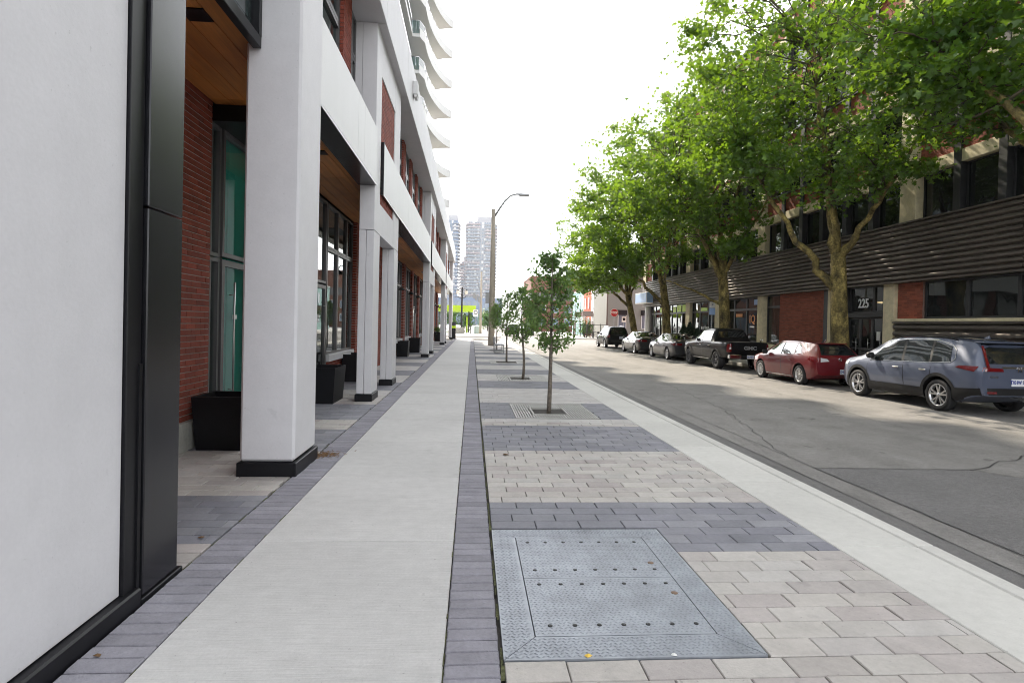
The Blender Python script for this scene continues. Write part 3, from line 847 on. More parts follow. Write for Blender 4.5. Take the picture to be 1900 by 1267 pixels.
# ------------------------------------------------------------------ tower with flared balconies standing on the podium
twr = thing('balcony_tower', 'tall white residential tower with stacked sail-shaped curved balconies above the podium', 'tower', (-9, 35, 8.96))
b = MB(); b.box(-16, -7.0, 15, 56.5, 8.97, 46.5); b.build('wall', 'offwhite', twr)
flare = [(-4.62, 45.6), (-4.30, 46.6), (-4.26, 48.0), (-4.17, 49.2), (-4.02, 50.4), (-3.80, 51.6), (-3.50, 52.8), (-3.10, 54.0), (-2.72, 54.8), (-2.42, 55.25)]
def tower_floor():
    s_ = MB()
    pl = [(-7.0, 14), (-5.2, 14), (-5.2, 45.6)] + flare + [(-3.4, 55.45), (-5.2, 56.3), (-7.0, 56.4)]
    s_.prism(pl, 0, .25)
    up = MB()
    for p, q in zip(flare[:-1], flare[1:]):
        for mbx, z0, z1, t, m_ in ((s_, .25, .72, .10, 0),):
            d = (Vector(q) - Vector(p)).normalized(); nx, ny = -d.y * t, d.x * t
            mbx.prism([p, q, (q[0] + nx, q[1] + ny), (p[0] + nx, p[1] + ny)], z0, z1, m_)
    s_.prism([(-2.42, 55.25), (-3.4, 55.45), (-3.42, 55.35), (-2.52, 55.15)], .25, .72)
    s_.prism([(-5.2, 14), (-5.2, 45.6), (-5.3, 45.6), (-5.3, 14)], .25, .40)
    rl = MB()
    for p, q in zip(flare[:-1], flare[1:]):
        rl.poly([(p[0] - .05, p[1], .72), (q[0] - .05, q[1], .72), (q[0] - .05, q[1], 1.28), (p[0] - .05, p[1], 1.28)], 0)
        rl.tube([(p[0] - .05, p[1], 1.30), (q[0] - .05, q[1], 1.30)], .025, 4, 1)
        rl.tube([(q[0] - .05, q[1], .72), (q[0] - .05, q[1], 1.30)], .018, 4, 1)
    rl.poly([(-5.25, 14, .40), (-5.25, 45.6, .40), (-5.25, 45.6, 1.28), (-5.25, 14, 1.28)], 0)
    rl.tube([(-5.25, 14, 1.30), (-5.25, 45.6, 1.30)], .025, 4, 1)
    rl.poly([(-5.25, 45.62, .30), (-4.66, 45.62, .30), (-4.66, 45.62, 1.28), (-5.25, 45.62, 1.28)], 2)
    for xx in (-5.25, -4.95, -4.66): rl.tube([(xx, 45.6, .25), (xx, 45.6, 1.30)], .02, 4, 1)
    rl.tube([(-5.25, 45.6, 1.30), (-4.66, 45.6, 1.30)], .025, 4, 1)
    wn = MB()
    y_ = 15.2
    while y_ < 56:
        wn.box(-7.05, -6.985, y_, y_ + 1.6, .30, 2.6, 0); wn.box(-7.02, -6.97, y_ + 1.6, y_ + 1.72, .3, 2.6, 1); y_ += 1.9
    return s_.mesh('balcony', ['balcony']), rl.mesh('railing', ['rail', 'trim', 'glass2']), wn.mesh('window_band', ['twr_g', 'frame'])
ms, mr, mw = tower_floor()
for k in range(-1, 12):
    o = inst('balcony', ms, twr, (0, 0, 12.7 + 2.88 * k)); LOC[o.name] = (0, 0, 12.7 + 2.88 * k)
    inst('railing', mr, o, (0, 0, 12.7 + 2.88 * k)); inst('window_band', mw, o, (0, 0, 12.7 + 2.88 * k))
# ------------------------------------------------------------------ brick building number 225 across the road
FX = 15.5
bld = thing('brick_building', 'long red brick and cream concrete building numbered 225 with dark corrugated bands', 'building', (18, 22, 0))
Y0, Y1 = -2.0, 49.7
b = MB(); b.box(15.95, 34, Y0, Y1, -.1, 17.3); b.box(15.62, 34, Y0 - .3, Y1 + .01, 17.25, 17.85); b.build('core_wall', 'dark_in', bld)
b = MB(); b.box(15.52, 34, Y1 + .012, Y1 + .25, -.1, 17.3); b.build('end_wall', 'brick_r', bld)
# corrugated metal: every rib a slat of its own
def rib_mesh(L, pit, dep, name):
    mb = MB()
    pr = [(0, 0), (-dep * .25, pit * .16), (-dep * .9, pit * .30), (-dep, pit * .42), (-dep, pit * .70), (-dep * .85, pit * .80), (-dep * .15, pit * .95), (0, pit * .995)]
    for (xa, za), (xb, zb) in zip(pr[:-1], pr[1:]):
        mb.poly([(xa, -L / 2, za), (xb, -L / 2, zb), (xb, L / 2, zb), (xa, L / 2, za)])
    for yy in (-L / 2, L / 2): mb.poly([(x, yy, z) for x, z in pr])
    return mb.mesh(name, ['corr'])
def corr_band(name, x, segs, z0, n, pit, dep):
    p = node(name, bld); done = {}
    for a, c_ in segs:
        L = round(c_ - a - .012, 3)
        if L not in done: done[L] = rib_mesh(L, pit, dep, 'slat')
        for i in range(n): inst('slat', done[L], p, (x, (a + c_) / 2, z0 + i * pit))
    bk = MB(); bk.box(x + .004, x + .10, segs[0][0], segs[-1][1], z0 - .03, z0 + n * pit + .02)
    bk.box(x - dep - .03, x + .42, segs[0][0], segs[-1][1], z0 + n * pit + .021, z0 + n * pit + .075)
    bk.box(x - dep - .01, x + .30, segs[0][0], segs[-1][1], z0 - .075, z0 - .031)
    bk.build('band_backing', 'corr', p)
    return p
sg = [(-2, 4.6), (4.6, 9.6), (9.6, 14.6), (14.6, 19.6), (19.6, 24.6), (24.6, 29.8), (29.8, 35), (35, 40), (40, 45), (45, 49.6)]
corr_band('corrugated_band', 15.20, sg, 3.46, 11, .178, .10)
corr_band('corrugated_panel', 15.40, [(-2, 4.6), (4.6, 9.6), (9.6, 14.6), (14.6, 19.62)], .06, 8, .232, .11)
b = MB(); b.box(15.22, 15.6, -2, 19.64, 2.0, 2.10, b=.01); b.build('panel_ledge', 'cream', bld)
# ground floor piers, brick, ledge
def cream_pier(a, c_, z0=-.05, z1=3.40, x=15.36):
    b = MB(); b.box(x, 16.0, a, c_, z0, z1, b=.012); b.build('concrete_pier', 'cream', bld)
for a, c_ in ((19.68, 20.22), (22.66, 23.55), (28.98, 29.62), (34.16, 35.0), (39.2, 39.95), (44.4, 45.0)): cream_pier(a, c_)
b = MB(); b.lathe([(.26, -.02), (.26, 3.4)], (15.45, 49.0, 0), n=16); b.build('corner_column', 'white', bld)
b = MB(); b.box(15.38, 15.9, 23.56, 23.86, -.05, 3.40, b=.01); b.box(15.45, 15.9, 22.5, 22.65, -.05, 3.4); b.build('steel_strip', 'dsteel', bld)
def brick_field(a, c_, z0, z1, x=FX, seed=0, name='brick_panel'):
    i = MB(); i.box(x + .012, x + .4, a, c_, z0, z1); i.build('mortar', 'mortar_r', bld)
    i = MB(); bricks_into(i, 'x', x + .012, a + .004, c_ - .004, z0 + .005, z1, -1, seed=seed, dep=.012); i.build(name, 'brick_r', bld, kind='stuff')
brick_field(23.88, 27.62, .86, 3.40, seed=1)
brick_field(18.52, 19.66, 2.11, 3.40, seed=2)
brick_field(48.2, 49.69, 5.5, 17.2, seed=3)
b = MB(); b.box(15.12, 15.75, 23.9, 34.1, .58, .85, b=.012); b.box(15.5, 15.9, 23.9, 34.1, -.05, .575)
for yy in (24.3, 27.2, 30.0, 33.2): b.box(15.2, 15.5, yy, yy + .35, -.05, .575)
b.build('concrete_ledge', 'cream', bld)
b = MB(); b.box(15.45, 15.9, 35.0, 48.6, -.05, .45); b.build('window_plinth', 'cream', bld)
def rw(a, c_, z0, z1, tr=None, fr='dsteel'):
    if tr:
        window(bld, FX + .06, a, c_, z0, tr - .004, fr, 'glass_r', t=.06, sx=-1, dep=.08); window(bld, FX + .06, a, c_, tr + .004, z1, fr, 'glass_r', t=.06, sx=-1, dep=.08)
    else: window(bld, FX + .06, a, c_, z0, z1, fr, 'glass_r', t=.06, sx=-1, dep=.08)
for k in range(12):
    a = -1.9 + k * 1.7
    rw(a, min(a + 1.69, 18.5), 2.12, 3.38)
rw(27.66, 28.94, .92, 3.38, 2.78)
for ys_, z0 in (([29.66, 31.2, 32.7, 34.12], .9), ([35.04, 36.4, 37.8, 39.16], .5), ([39.99, 41.1, 42.2, 43.3, 44.36], .5), ([45.04, 46.1, 47.2, 48.3], .5)):
    for a, c_ in zip(ys_[:-1], ys_[1:]): rw(a + .004, c_ - .004, z0, 3.38, 2.72)
# lime canopy's reflection painted as flat panels in the transoms; window decals
lm = MB()
for a, c_, z0, z1 in ((40.1, 41.0, 2.78, 3.3), (41.2, 42.1, 2.78, 3.3), (42.3, 42.9, 2.78, 3.2), (45.3, 45.9, 2.8, 3.2), (36.5, 37.6, 2.76, 2.98)): lm.poly([(FX + .02, a, z0), (FX + .02, c_, z0), (FX + .02, c_, z1), (FX + .02, a, z1)])
lm.build('lime_reflection', 'lime', bld)
d = MB()
put_text(d, "IQ", .62, (FX + .02, 30.45, 2.15), (0, -1, 0), (0, 0, 1), 0, .003, 1.0, .012)
d.box(FX + .018, FX + .022, 30.2, 30.72, 1.70, 1.78, 1)
d.build('window_decal', ['orange', 'sheet'], bld)
d = MB(); d.box(FX + .015, FX + .022, 31.6, 32.4, 2.30, 2.48, 0); d.box(FX + .016, FX + .022, 29.9, 30.3, 2.95, 3.25, 1); d.build('window_poster', ['orange', 'sign_b'], bld)
for yy in (36.2, 36.55, 36.9, 37.25):
    d = MB(); d.box(FX + .012, FX + .02, yy, yy + .2, 1.55, 1.72); d.build('window_decal', 'sheet', bld)
# entrance 225
b = MB(); b.box(15.44, 15.62, 20.24, 22.50, 2.18, 2.36, b=.006); b.box(15.44, 15.62, 20.24, 20.34, -.02, 3.40); b.box(15.44, 15.62, 22.40, 22.50, -.02, 3.40)
b.build('entrance_frame', 'dsteel', bld)
window(bld, FX + .06, 20.36, 20.98, 2.37, 3.39, 'dsteel', 'glass_r', sx=-1); window(bld, FX + .06, 20.99, 22.39, 2.37, 3.39, 'dsteel', 'glass_r', sx=-1)
for a, c_ in ((20.36, 21.02), (21.03, 21.70), (21.71, 22.39)):
    dd = window(bld, FX + .05, a, c_, .02, 2.17, 'dsteel', 'glass_r', 'door', .06, .06, -1, mid=.95)
    bar_handle(dd, FX + .05, a + .12, .85, 1.35, -1)
s_ = MB(); s_.box(FX + .034, FX + .04, 20.55, 20.75, 1.28, 1.62); s_.build('door_notice', 'sheet', bld)
n_ = MB(); put_text(n_, "225", .50, (FX + .03, 21.52, 2.72), (0, -1, 0), (0, 0, 1), 0, .012, .82, .006); n_.build('building_number', 'sign_w', bld)
l_ = MB()
for yy in (20.62, 21.02): l_.lathe([(0, .05), (.13, .04), (.15, .0), (0, -.03)], (15.9, yy, 2.75), n=10)
M['warm'] = mat('warm_lamp', (.8, .6, .3), .4, emit=((1, .7, .35), 1.2)); l_.build('entrance_lamp', 'warm', bld)
# upper storeys
PI = 2.95
per = [19.15 + 10.25 * k for k in range(-2, 4)]
for yc in per:
    b = MB(); b.box(15.36, 15.96, yc - .38, yc + .38, 5.5, 17.24, b=.015); b.build('concrete_pier', 'cream', bld)
for s in range(4):
    z = 5.47 + PI * s
    for i in range(len(per)):
        a, c_ = per[i] + .38, (per[i + 1] - .38 if i + 1 < len(per) else None)
        if c_ is None: continue
        b = MB(); b.box(15.46, 15.96, a, c_, z + 1.64, z + 2.04, b=.01); b.build('lintel', 'cream', bld)
        b = MB(); b.box(15.52, 15.96, a, c_, z + 2.042, z + PI - .05); b.build('mortar', 'mortar_r', bld)
        b = MB(); bricks_into(b, 'x', 15.52, a + .004, c_ - .004, z + 2.05, z + PI - .06, -1, seed=s * 10 + i, dep=.012); b.build('brick_spandrel', 'brick_r', bld, kind='stuff')
        b = MB(); b.box(15.42, 15.96, a, c_, z + PI - .048, z + PI + .01); b.build('window_sill', 'dsteel', bld)
        n = 6; w = (c_ - a) / n
        for j in range(n):
            window(bld, 15.64, a + j * w + (.14 if j else 0), a + (j + 1) * w - (.14 if j < n - 1 else 0), z + .02, z + 1.63, 'dsteel', 'glass_r', t=.05, sx=-1, dep=.08, mid=z + .62 if (i * 7 + j * 3 + s) % 3 == 0 else None)
        for j in range(1, n):
            b = MB(); b.box(15.43, 15.8, a + j * w - .135, a + j * w + .135, z - .04, z + PI - .06); b.build('mullion', 'dsteel' if i != 3 or j % 2 else 'cream', bld)
    # pale blinds here and there
    for i, j in ((1, 2), (2, 4), (3, 1), (2, 1)):
        a = per[i] + .38; w = (per[i + 1] - per[i] - .76) / 6
        if s in (0, 1, 2): 
            b = MB(); b.poly([(15.80, a + j * w, z + .7), (15.80, a + (j + 1) * w, z + .7), (15.80, a + (j + 1) * w, z + 1.6), (15.80, a + j * w, z + 1.6)]); b.build('blind', 'inner', bld)
# corner sign box
sg_ = thing('corner_sign_box', 'pale blue and white sign box at the far corner of the brick building', 'sign', (15.0, 48, 3.6))
b = MB(); b.box(14.55, 15.10, 46.6, 49.9, 3.62, 4.55, b=.02); b.build('sign_box', 'sign_w', sg_)
b = MB(); b.box(14.53, 14.549, 46.7, 49.8, 3.7, 4.48); b.box(14.56, 15.08, 46.575, 46.599, 3.66, 4.5); b.build('sign_face', 'sign_b', sg_)
# evergreen shrubs by the windows come with the trees

# ------------------------------------------------------------------ houses and larger buildings beyond the crossing
def simple_windows(par, face, c, us, zs, w, h, gl='twr_g', fr='sheet'):
    for u in us:
        for z in zs:
            f = MB(); p = MB()
            if face == 'y':
                f.box(u - w / 2 - .08, u + w / 2 + .08, c - .06, c + .02, z - .08, z + h + .08); p.box(u - w / 2, u + w / 2, c - .075, c - .061, z, z + h)
            else:
                f.box(c - .06, c + .02, u - w / 2 - .08, u + w / 2 + .08, z - .08, z + h + .08); p.box(c - .075, c - .061, u - w / 2, u + w / 2, z, z + h)
            o = f.build('window', fr, par); p.build('pane', gl, o)
gh = thing('grey_siding_house', 'grey clapboard house side wall with dark shuttered windows behind the stop sign', 'house', (22, 76, 0))
b = MB(); b.box(17.3, 27, 72.03, 80, 0, 7.4); b.build('wall', 'grey_s', gh)
cl = node('clapboards', gh)
mb = MB(); mb.faces([(-4.9, 0, 0), (4.9, 0, 0), (4.9, -.035, .0), (-4.9, -.035, .0), (-4.9, 0, .25), (4.9, 0, .25)], [(3, 2, 5, 4), (0, 1, 2, 3), (0, 3, 4), (1, 5, 2)])
cm = mb.mesh('clapboard', ['grey_s'])
for k in range(28): inst('clapboard', cm, cl, (22.15, 72.03, .3 + .25 * k))
simple_windows(gh, 'y', 72.0, (19.3, 22.4, 25), (1.4,), .95, 1.7)
for xx in (19.3, 22.4, 25):
    b = MB(); b.box(xx - .62, xx + .62, 71.80, 71.99, 3.05, 3.7); b.build('awning', 'blackm', gh)
b = MB(); b.faces([(17, 71.8, 7.4), (27.3, 71.8, 7.4), (27.3, 80.2, 7.4), (17, 80.2, 7.4), (22.1, 71.8, 9.6), (22.1, 80.2, 9.6)], [(0, 1, 4), (2, 3, 5), (1, 2, 5, 4), (3, 0, 4, 5)]); b.build('roof', 'shingle', gh)
for nm, lab, ya, yb, m_, h in (('white_row_house', 'white row house with gabled porch between grey and coral houses', 80.1, 85, 'white', 6.6), ('coral_row_house', 'coral red row house with tall narrow windows', 85.05, 91, 'red_h', 7.0), ('teal_row_house', 'pale teal row house with two upper windows', 91.05, 101, 'teal_h', 7.2)):
    h_ = thing(nm, lab, 'house', (19, (ya + yb) / 2, 0))
    b = MB(); b.box(18.0, 27, ya, yb, 0, h); b.build('wall', m_, h_)
    simple_windows(h_, 'x', 18.0, [ya + (yb - ya) * t for t in (.28, .72)], (4.2,), .85, 1.7, fr=m_)
    simple_windows(h_, 'x', 18.0, [ya + (yb - ya) * .28], (1.2,), .95, 1.6, fr='sheet')
    b = MB(); b.box(17.93, 18.01, ya + (yb - ya) * .66, ya + (yb - ya) * .85, 0, 2.2); b.build('door', 'shingle', h_)
    b = MB(); b.box(17.9, 27.1, ya - .0, yb + .0, h, h + .22); b.build('cornice', 'offwhite', h_)
    if nm != 'teal_row_house':
        b = MB(); yc = ya + (yb - ya) * .75
        b.faces([(16.4, yc - 1.0, 3.0), (16.4, yc + 1.0, 3.0), (16.4, yc, 3.75), (18.0, yc - 1.0, 3.0), (18.0, yc + 1.0, 3.0), (18.0, yc, 3.75)], [(0, 2, 1), (0, 3, 5, 2), (1, 2, 5, 4), (0, 1, 4, 3)])
        b.build('porch_roof', 'shingle', h_)
        b = MB()
        for s in (-.8, .8): b.tube([(17.95, yc + s, 1.9), (16.6, yc + s, 2.98)], .05, 4); b.box(16.5, 16.6, yc + s - .05, yc + s + .05, 2.0, 3.0)
        b.build('porch_bracket', 'sheet', h_)
bb = thing('brown_brick_block', 'long brown brick block with one grey stripe behind the young trees', 'building', (27, 140, 0))
b = MB(); b.box(13.4, 48, 130, 150, 0, 12.5); b.build('wall', 'brown_b', bb)
b = MB(); b.box(13.35, 48.1, 129.93, 150.05, 7.2, 8.9); b.build('grey_stripe', 'frame', bb)
b = MB(); b.box(13.3, 48.1, 129.9, 150.1, 12.45, 12.75); b.build('cornice', 'brown_b', bb)
simple_windows(bb, 'y', 129.9, (16, 19, 22, 25, 28, 31), (1.4, 4.4), 1.5, 1.6, fr='offwhite')

def far_tower(name, label, x0, x1, y0, y1, zt, fl, body, cols, seedn, base=0):
    t = thing(name, label, 'tower', ((x0 + x1) / 2, y0, 0))
    b = MB(); b.box(x0 + 1.4, x1 - 1.4, y0 + 1.5, y1, base, zt); b.build('wall', body, t)
    b = MB(); b.box(x0 + (x1 - x0) * .35, x1 - 1.6, y0 + 5, y1 - 3, zt, zt + 5.2); b.build('penthouse', 'twr', t)
    r = random.Random(seedn); W = x1 - x0
    variants = []
    for v in range(3):
        s_ = MB(); s_.box(x0, x0 + W * .46, y0 - .2, y0 + 1.6, 0, .28, 0); s_.box(x0 + W * .60, x1, y0 - .2, y0 + 1.6, 0, .28, 0)
        for xa, xb in ((x0 - .8, x0 + 1.4), (x1 - 1.4, x1 + 1.0)): s_.box(xa, xb, y0 + 2, y1 - 2, 0, .28, 0)
        s_.box(x0, x0 + W * .46, y0 - .2, y0 - .1, .28, 1.25, 1 + (v + 1) % 3); s_.box(x0 + W * .62, x1, y0 - .2, y0 - .1, .28, 1.25, 1 + v)
        x = x0 + 1.6; k = 0
        while x < x1 - 2.6:
            s_.box(x, x + 1.5, y0 + 1.40, y0 + 1.49, .35, 2.5, 3 if (k + v) % 4 else 4); x += 2.1; k += 1
        y = y0 + 3
        while y < y1 - 4:
            s_.box(x0 + 1.32, x0 + 1.39, y, y + 2, .5, 2.4, 3); s_.box(x1 - 1.39, x1 - 1.32, y, y + 2, .5, 2.4, 3); y += 3
        variants.append(s_.mesh('storey', [cols[0], cols[1], cols[2], 'twr_g', 'inner']))
    z = base + 3.0
    while z < zt - 2.6:
        inst('storey', r.choice(variants), t, (0, 0, z)); z += fl
    return t
far_tower('distant_apartment_tower', 'pale hazy apartment tower with balconies rising behind the light pole', -7.0, 20.5, 516, 544, 94, 2.93, 'twr', ('twr', 'twr_p', 'twr_g'), 1)
far_tower('distant_blue_tower', 'blue grey tower with pale side balconies partly behind the white building', -27, -12.5, 480, 500, 88, 2.93, 'twr_b', ('twr', 'twr', 'twr_b'), 2)
far_tower('distant_low_tower', 'shorter pink grey tower between the two taller towers', -13.5, -3.5, 560, 580, 62, 2.93, 'twr_p', ('twr', 'twr_p', 'twr_p'), 3)
far_tower('distant_corner_tower', 'small pale tower top far behind the brown brick block', 128, 146, 720, 740, 66, 2.93, 'twr', ('twr', 'twr', 'twr_g'), 4)
pod = thing('distant_podium', 'grey low podium at the foot of the distant towers', 'building', (0, 470, 0))
b = MB(); b.box(-60, 24, 462, 478, 0, 22); b.build('wall', 'twr_b', pod)
b = MB()
for k in range(18): b.box(-58 + 4.5 * k, -55 + 4.5 * k, 461.9, 461.99, 14, 19)
b.build('window_row', 'twr_g', pod)
ob = thing('orange_brick_building', 'orange brick corner building across the side street, mostly hidden by the white building', 'building', (-18, 80, 0))
b = MB(); b.box(-34, -8, 71.5, 96, 0, 10.5); b.build('wall', 'brown_b', ob)
for k in range(6):
    b = MB(); b.box(-7.99, -7.95, 73 + k * 4, 75.4 + k * 4, 1, 3.6); b.box(-7.99, -7.95, 73 + k * 4, 75.4 + k * 4, 5.4, 7.8); b.build('window', 'twr_g', ob)
# ------------------------------------------------------------------ trees
def leaf_tpl(kind):
    if kind == 'plane':      # five-lobed leaf, folded a little
        a = [(-90, .10), (-38, .55), (-8, .42), (25, 1.0 * .78), (58, .52), (90, 1.0), (122, .52), (155, .78), (188, .42), (218, .55)]
        V = [(0, .05, 0)] + [(r * .62 * math.cos(R_(t)), r * .62 * math.sin(R_(t)) + .05, .10 * abs(math.cos(R_(t))) * r) for t, r in a]
        F = [(0, i, i % 10 + 1) for i in range(1, 11)]
    elif kind == 'plane6':
        V = [(0, -.2, 0), (.52, .0, .08), (.24, .26, .02), (0, .62, .0), (-.24, .26, .02), (-.52, .0, .08), (0, .08, 0)]
        F = [(6, i, i + 1) for i in range(0, 5)] + [(6, 5, 0)]
    else:
        V = [(0, -.5, 0), (.30, .05, .07), (0, .55, -.05), (-.30, .05, .07)]
        F = [(0, 1, 2), (0, 2, 3)]
    return np.array(V), np.array(F)

def leaves_mesh(name, P, size, m, kind, seed, up=.45, droop=0.0):
    rg = np.random.default_rng(seed); n = len(P); T, F = leaf_tpl(kind)
    nz = rg.normal(size=(n, 3)); nz[:, 2] = np.abs(nz[:, 2]) * .8 + up; nz /= np.linalg.norm(nz, axis=1)[:, None]
    t = rg.normal(size=(n, 3)); t[:, 2] -= droop; t -= nz * (t * nz).sum(1)[:, None]; t /= np.linalg.norm(t, axis=1)[:, None]
    s = np.cross(t, nz); sc = size * rg.uniform(.5, 1.35, n)[:, None, None]
    V = (s[:, None, :] * T[None, :, 0:1] + t[:, None, :] * T[None, :, 1:2] + nz[:, None, :] * T[None, :, 2:3]) * sc + P[:, None, :]
    k = len(T)
    FF = (F[None] + (np.arange(n) * k)[:, None, None]).reshape(-1, F.shape[1])
    return mesh_np(name, V.reshape(-1, 3), FF, [m])

def bez(p0, p1, p2, n):
    return [p0 * (1 - t) ** 2 + p1 * 2 * t * (1 - t) + p2 * t * t for t in [i / n for i in range(n + 1)]]

def plane_tree(label, base, forks, envs, nleaf, kind, size, seed, r0=.30, lean=(0, 0), n2=60, n3=620, low=None, xmax=15.1, hollow=.45, front=None):
    """forks: list of (start fraction z, end point) for the main limbs; envs: ellipsoids (centre, radii) that the foliage fills"""
    r = random.Random(seed)
    t = thing('plane_tree', label, 'tree', base, group='plane trees along the far side of the road')
    B = Vector(base); zt = max(f[0] for f in forks)
    top = B + Vector((lean[0], lean[1], zt))
    trunk = []
    for i in range(13):
        q = i / 12; p = B + (top - B) * q + Vector((math.sin(q * 4.1 + seed) * .05, math.sin(q * 3.3 + seed) * .05, 0)); trunk.append(p)
    tr = MB(); rad = [r0 * (1.5 - 2.2 * min(q, .12) / .12 * .2 - .26 * q) * (1.12 if q < .03 else 1) for q in [i / 12 for i in range(13)]]
    tr.tube(trunk, rad, 14); to = tr.build('trunk', 'bark', t)
    nodes = []                                      # (point, radius)
    limbs = []
    for z, e, rr in forks:
        q = z / zt; s = B + (top - B) * q; E_ = Vector(e)
        d = E_ - s
        mid = s + d * .5 + Vector((-d.x * .04, -d.y * .04, d.length * r.uniform(.02, .14) * (-1 if d.z > .7 * d.length else 1)))
        pts = bez(s, mid, E_, 12)
        for i in range(1, 12): pts[i] += Vector((r.gauss(0, .05), r.gauss(0, .05), r.gauss(0, .05)))
        rd = [rr * (1 - .72 * i / 12) for i in range(13)]
        lb = MB(); lb.tube(pts, rd, 9); lb.build('limb', 'bark', t)
        for i in range(3, 13): nodes.append((pts[i], rd[i]))
    def sample():
        while True:
            c, R, w = r.choices(envs, [e[2] for e in envs])[0]
            u = Vector((r.gauss(0, 1), r.gauss(0, 1), r.gauss(0, 1))).normalized() * (r.random() ** .42)
            p = Vector((c[0] + u.x * R[0], c[1] + u.y * R[1], c[2] + u.z * R[2]))
            if p.x < xmax and (low is None or p.z > low(p)): return p
    br = MB()
    def grow(n, nn, frac, r_lo, sides, steps):
        new = []
        arr = np.array([[*p] for p, _ in nn])
        for _ in range(n):
            e = sample(); d = arr - np.array(e); dist = np.sqrt((d ** 2).sum(1)) + np.maximum(0, d[:, 2]) * 1.5
            i = int(np.argmin(dist + np.random.default_rng(r.randrange(10 ** 6)).uniform(0, .8, len(arr))))
            s, rr = nn[i]; E_ = s + (e - s) * frac
            L = (E_ - s).length
            if L < .15: continue
            m_ = s + (E_ - s) * .5 + Vector((r.gauss(0, .12), r.gauss(0, .12), r.gauss(.08, .1))) * L
            pts = bez(s, m_, E_, steps)
            for k in range(1, steps): pts[k] += Vector((r.gauss(0, .035), r.gauss(0, .035), r.gauss(0, .035))) * L
            ra = max(r_lo, rr * .55)
            rd = [ra + (r_lo * .5 - ra) * (k / steps) for k in range(steps + 1)]
            br.tube(pts, rd, sides, cap=False)
            new += [(p, x) for p, x in zip(pts[1:], rd[1:])]
        return new
    n_2 = grow(n2, nodes, .92, .030, 6, 7)
    allp = nodes + n_2
    n_3 = grow(n3, allp, 1.0, .010, 4, 4)
    br.build('branches', 'twig', t, kind='stuff')
    rg = np.random.default_rng(seed)
    tips = np.array([[*p] for p, x in n_3 + [q for q in n_2 if q[1] < .03]])
    wt = rg.gamma(.75, 1.0, len(tips)); idx = rg.choice(len(tips), nleaf, p=wt / wt.sum())
    P = tips[idx] + rg.normal(size=(nleaf, 3)) * np.array([.21, .21, .15])
    P = P[P[:, 0] < xmax + .2]
    c0, R0, _w = envs[0]                            # the inside of an old crown is bare, twigs carry leaves near the outside
    q = np.sqrt((((P - np.array(c0)) / np.array(R0)) ** 2).sum(1))
    keep = rg.random(len(P)) > hollow * np.clip((.72 - q) / .2, 0, 1)
    if front is not None: keep &= rg.random(len(P)) > front(P)
    P = P[keep]
    o = bpy.data.objects.new('crown', None)
    me = leaves_mesh('crown', P - np.array(B), size, 'leaf', kind, seed)
    bpy.data.objects.remove(o)
    o = bpy.data.objects.new('crown', me); COL.objects.link(o); o.parent = t; tag(o, kind='stuff')
    return t
# nearest first; the first one stands outside the picture, its branches hang into it
plane_tree('leafy boughs of the nearest plane tree, hanging over the slate blue car', (13.5, 10.2, 0),
    [(3.2, (10.6, 12.6, 8.6), .17), (3.6, (13.2, 14.4, 8.0), .15), (4.0, (14.2, 9.0, 11), .16), (4.0, (11.0, 8.5, 11), .17), (4.1, (12.8, 11.5, 13), .18), (3.4, (10.0, 10.0, 9.5), .14)],
    [((11.9, 11.2, 11.2), (5.0, 5.0, 4.6), 1), ((11.8, 13.2, 8.0), (3.2, 2.6, 1.7), .30)], 25000, 'plane', .21, 21, r0=.33, n2=70, n3=520, low=lambda p: p.z > 5.6 + max(0, (12.4 - p.y)) * .5)
plane_tree('mossy trunked plane tree forking beside the 225 entrance behind the red hatchback', (13.45, 19.7, 0),
    [(3.0, (10.3, 20.3, 7.4), .17), (4.4, (13.0, 20.6, 10.0), .19), (4.2, (14.0, 17.0, 8.0), .13), (4.1, (14.4, 18.5, 7.2), .11), (4.45, (11.6, 19.0, 11.5), .14), (4.4, (13.8, 22.0, 11), .13)],
    [((12.0, 19.8, 11.4), (5.4, 5.4, 5.0), 1), ((12.6, 18.0, 7.2), (2.6, 3.2, 1.3), .16), ((9.6, 20.0, 8.6), (2.6, 3.0, 2.0), .15)], 30000, 'plane', .20, 22, r0=.31, lean=(-.12, .25), n2=85, n3=640, low=lambda p: p.z > 6.3 + (1.6 if p.x > 13.2 else 0), front=lambda P: .45 * ((P[:, 1] < 19.5) & (P[:, 2] < 11.5) & (P[:, 0] > 10.6) & (P[:, 0] < 13.6)))
plane_tree('plane tree behind the black pickup, its trunk splitting into a wide vase', (13.4, 28.9, 0),
    [(2.6, (10.5, 30.5, 4.2), .09), (4.2, (10.4, 28.4, 9.0), .16), (4.6, (12.6, 29.8, 11.0), .18), (4.6, (13.4, 27.5, 10.5), .14), (4.5, (14.4, 26.2, 8.6), .12), (4.5, (11.6, 31.5, 10), .13)],
    [((12.0, 29.0, 10.6), (5.2, 5.6, 5.0), 1), ((13.0, 27.0, 5.6), (1.5, 1.5, .7), .03), ((10.2, 29.8, 7.6), (2.0, 2.4, 1.0), .05)], 28000, 'plane6', .21, 23, r0=.30, lean=(-.25, .3), n2=80, n3=600, low=lambda p: p.z > 7.0 + (1.2 if p.x > 13.2 else 0) or (p.z < 6.4 and p.y < 28.5 and p.z > 4.9))
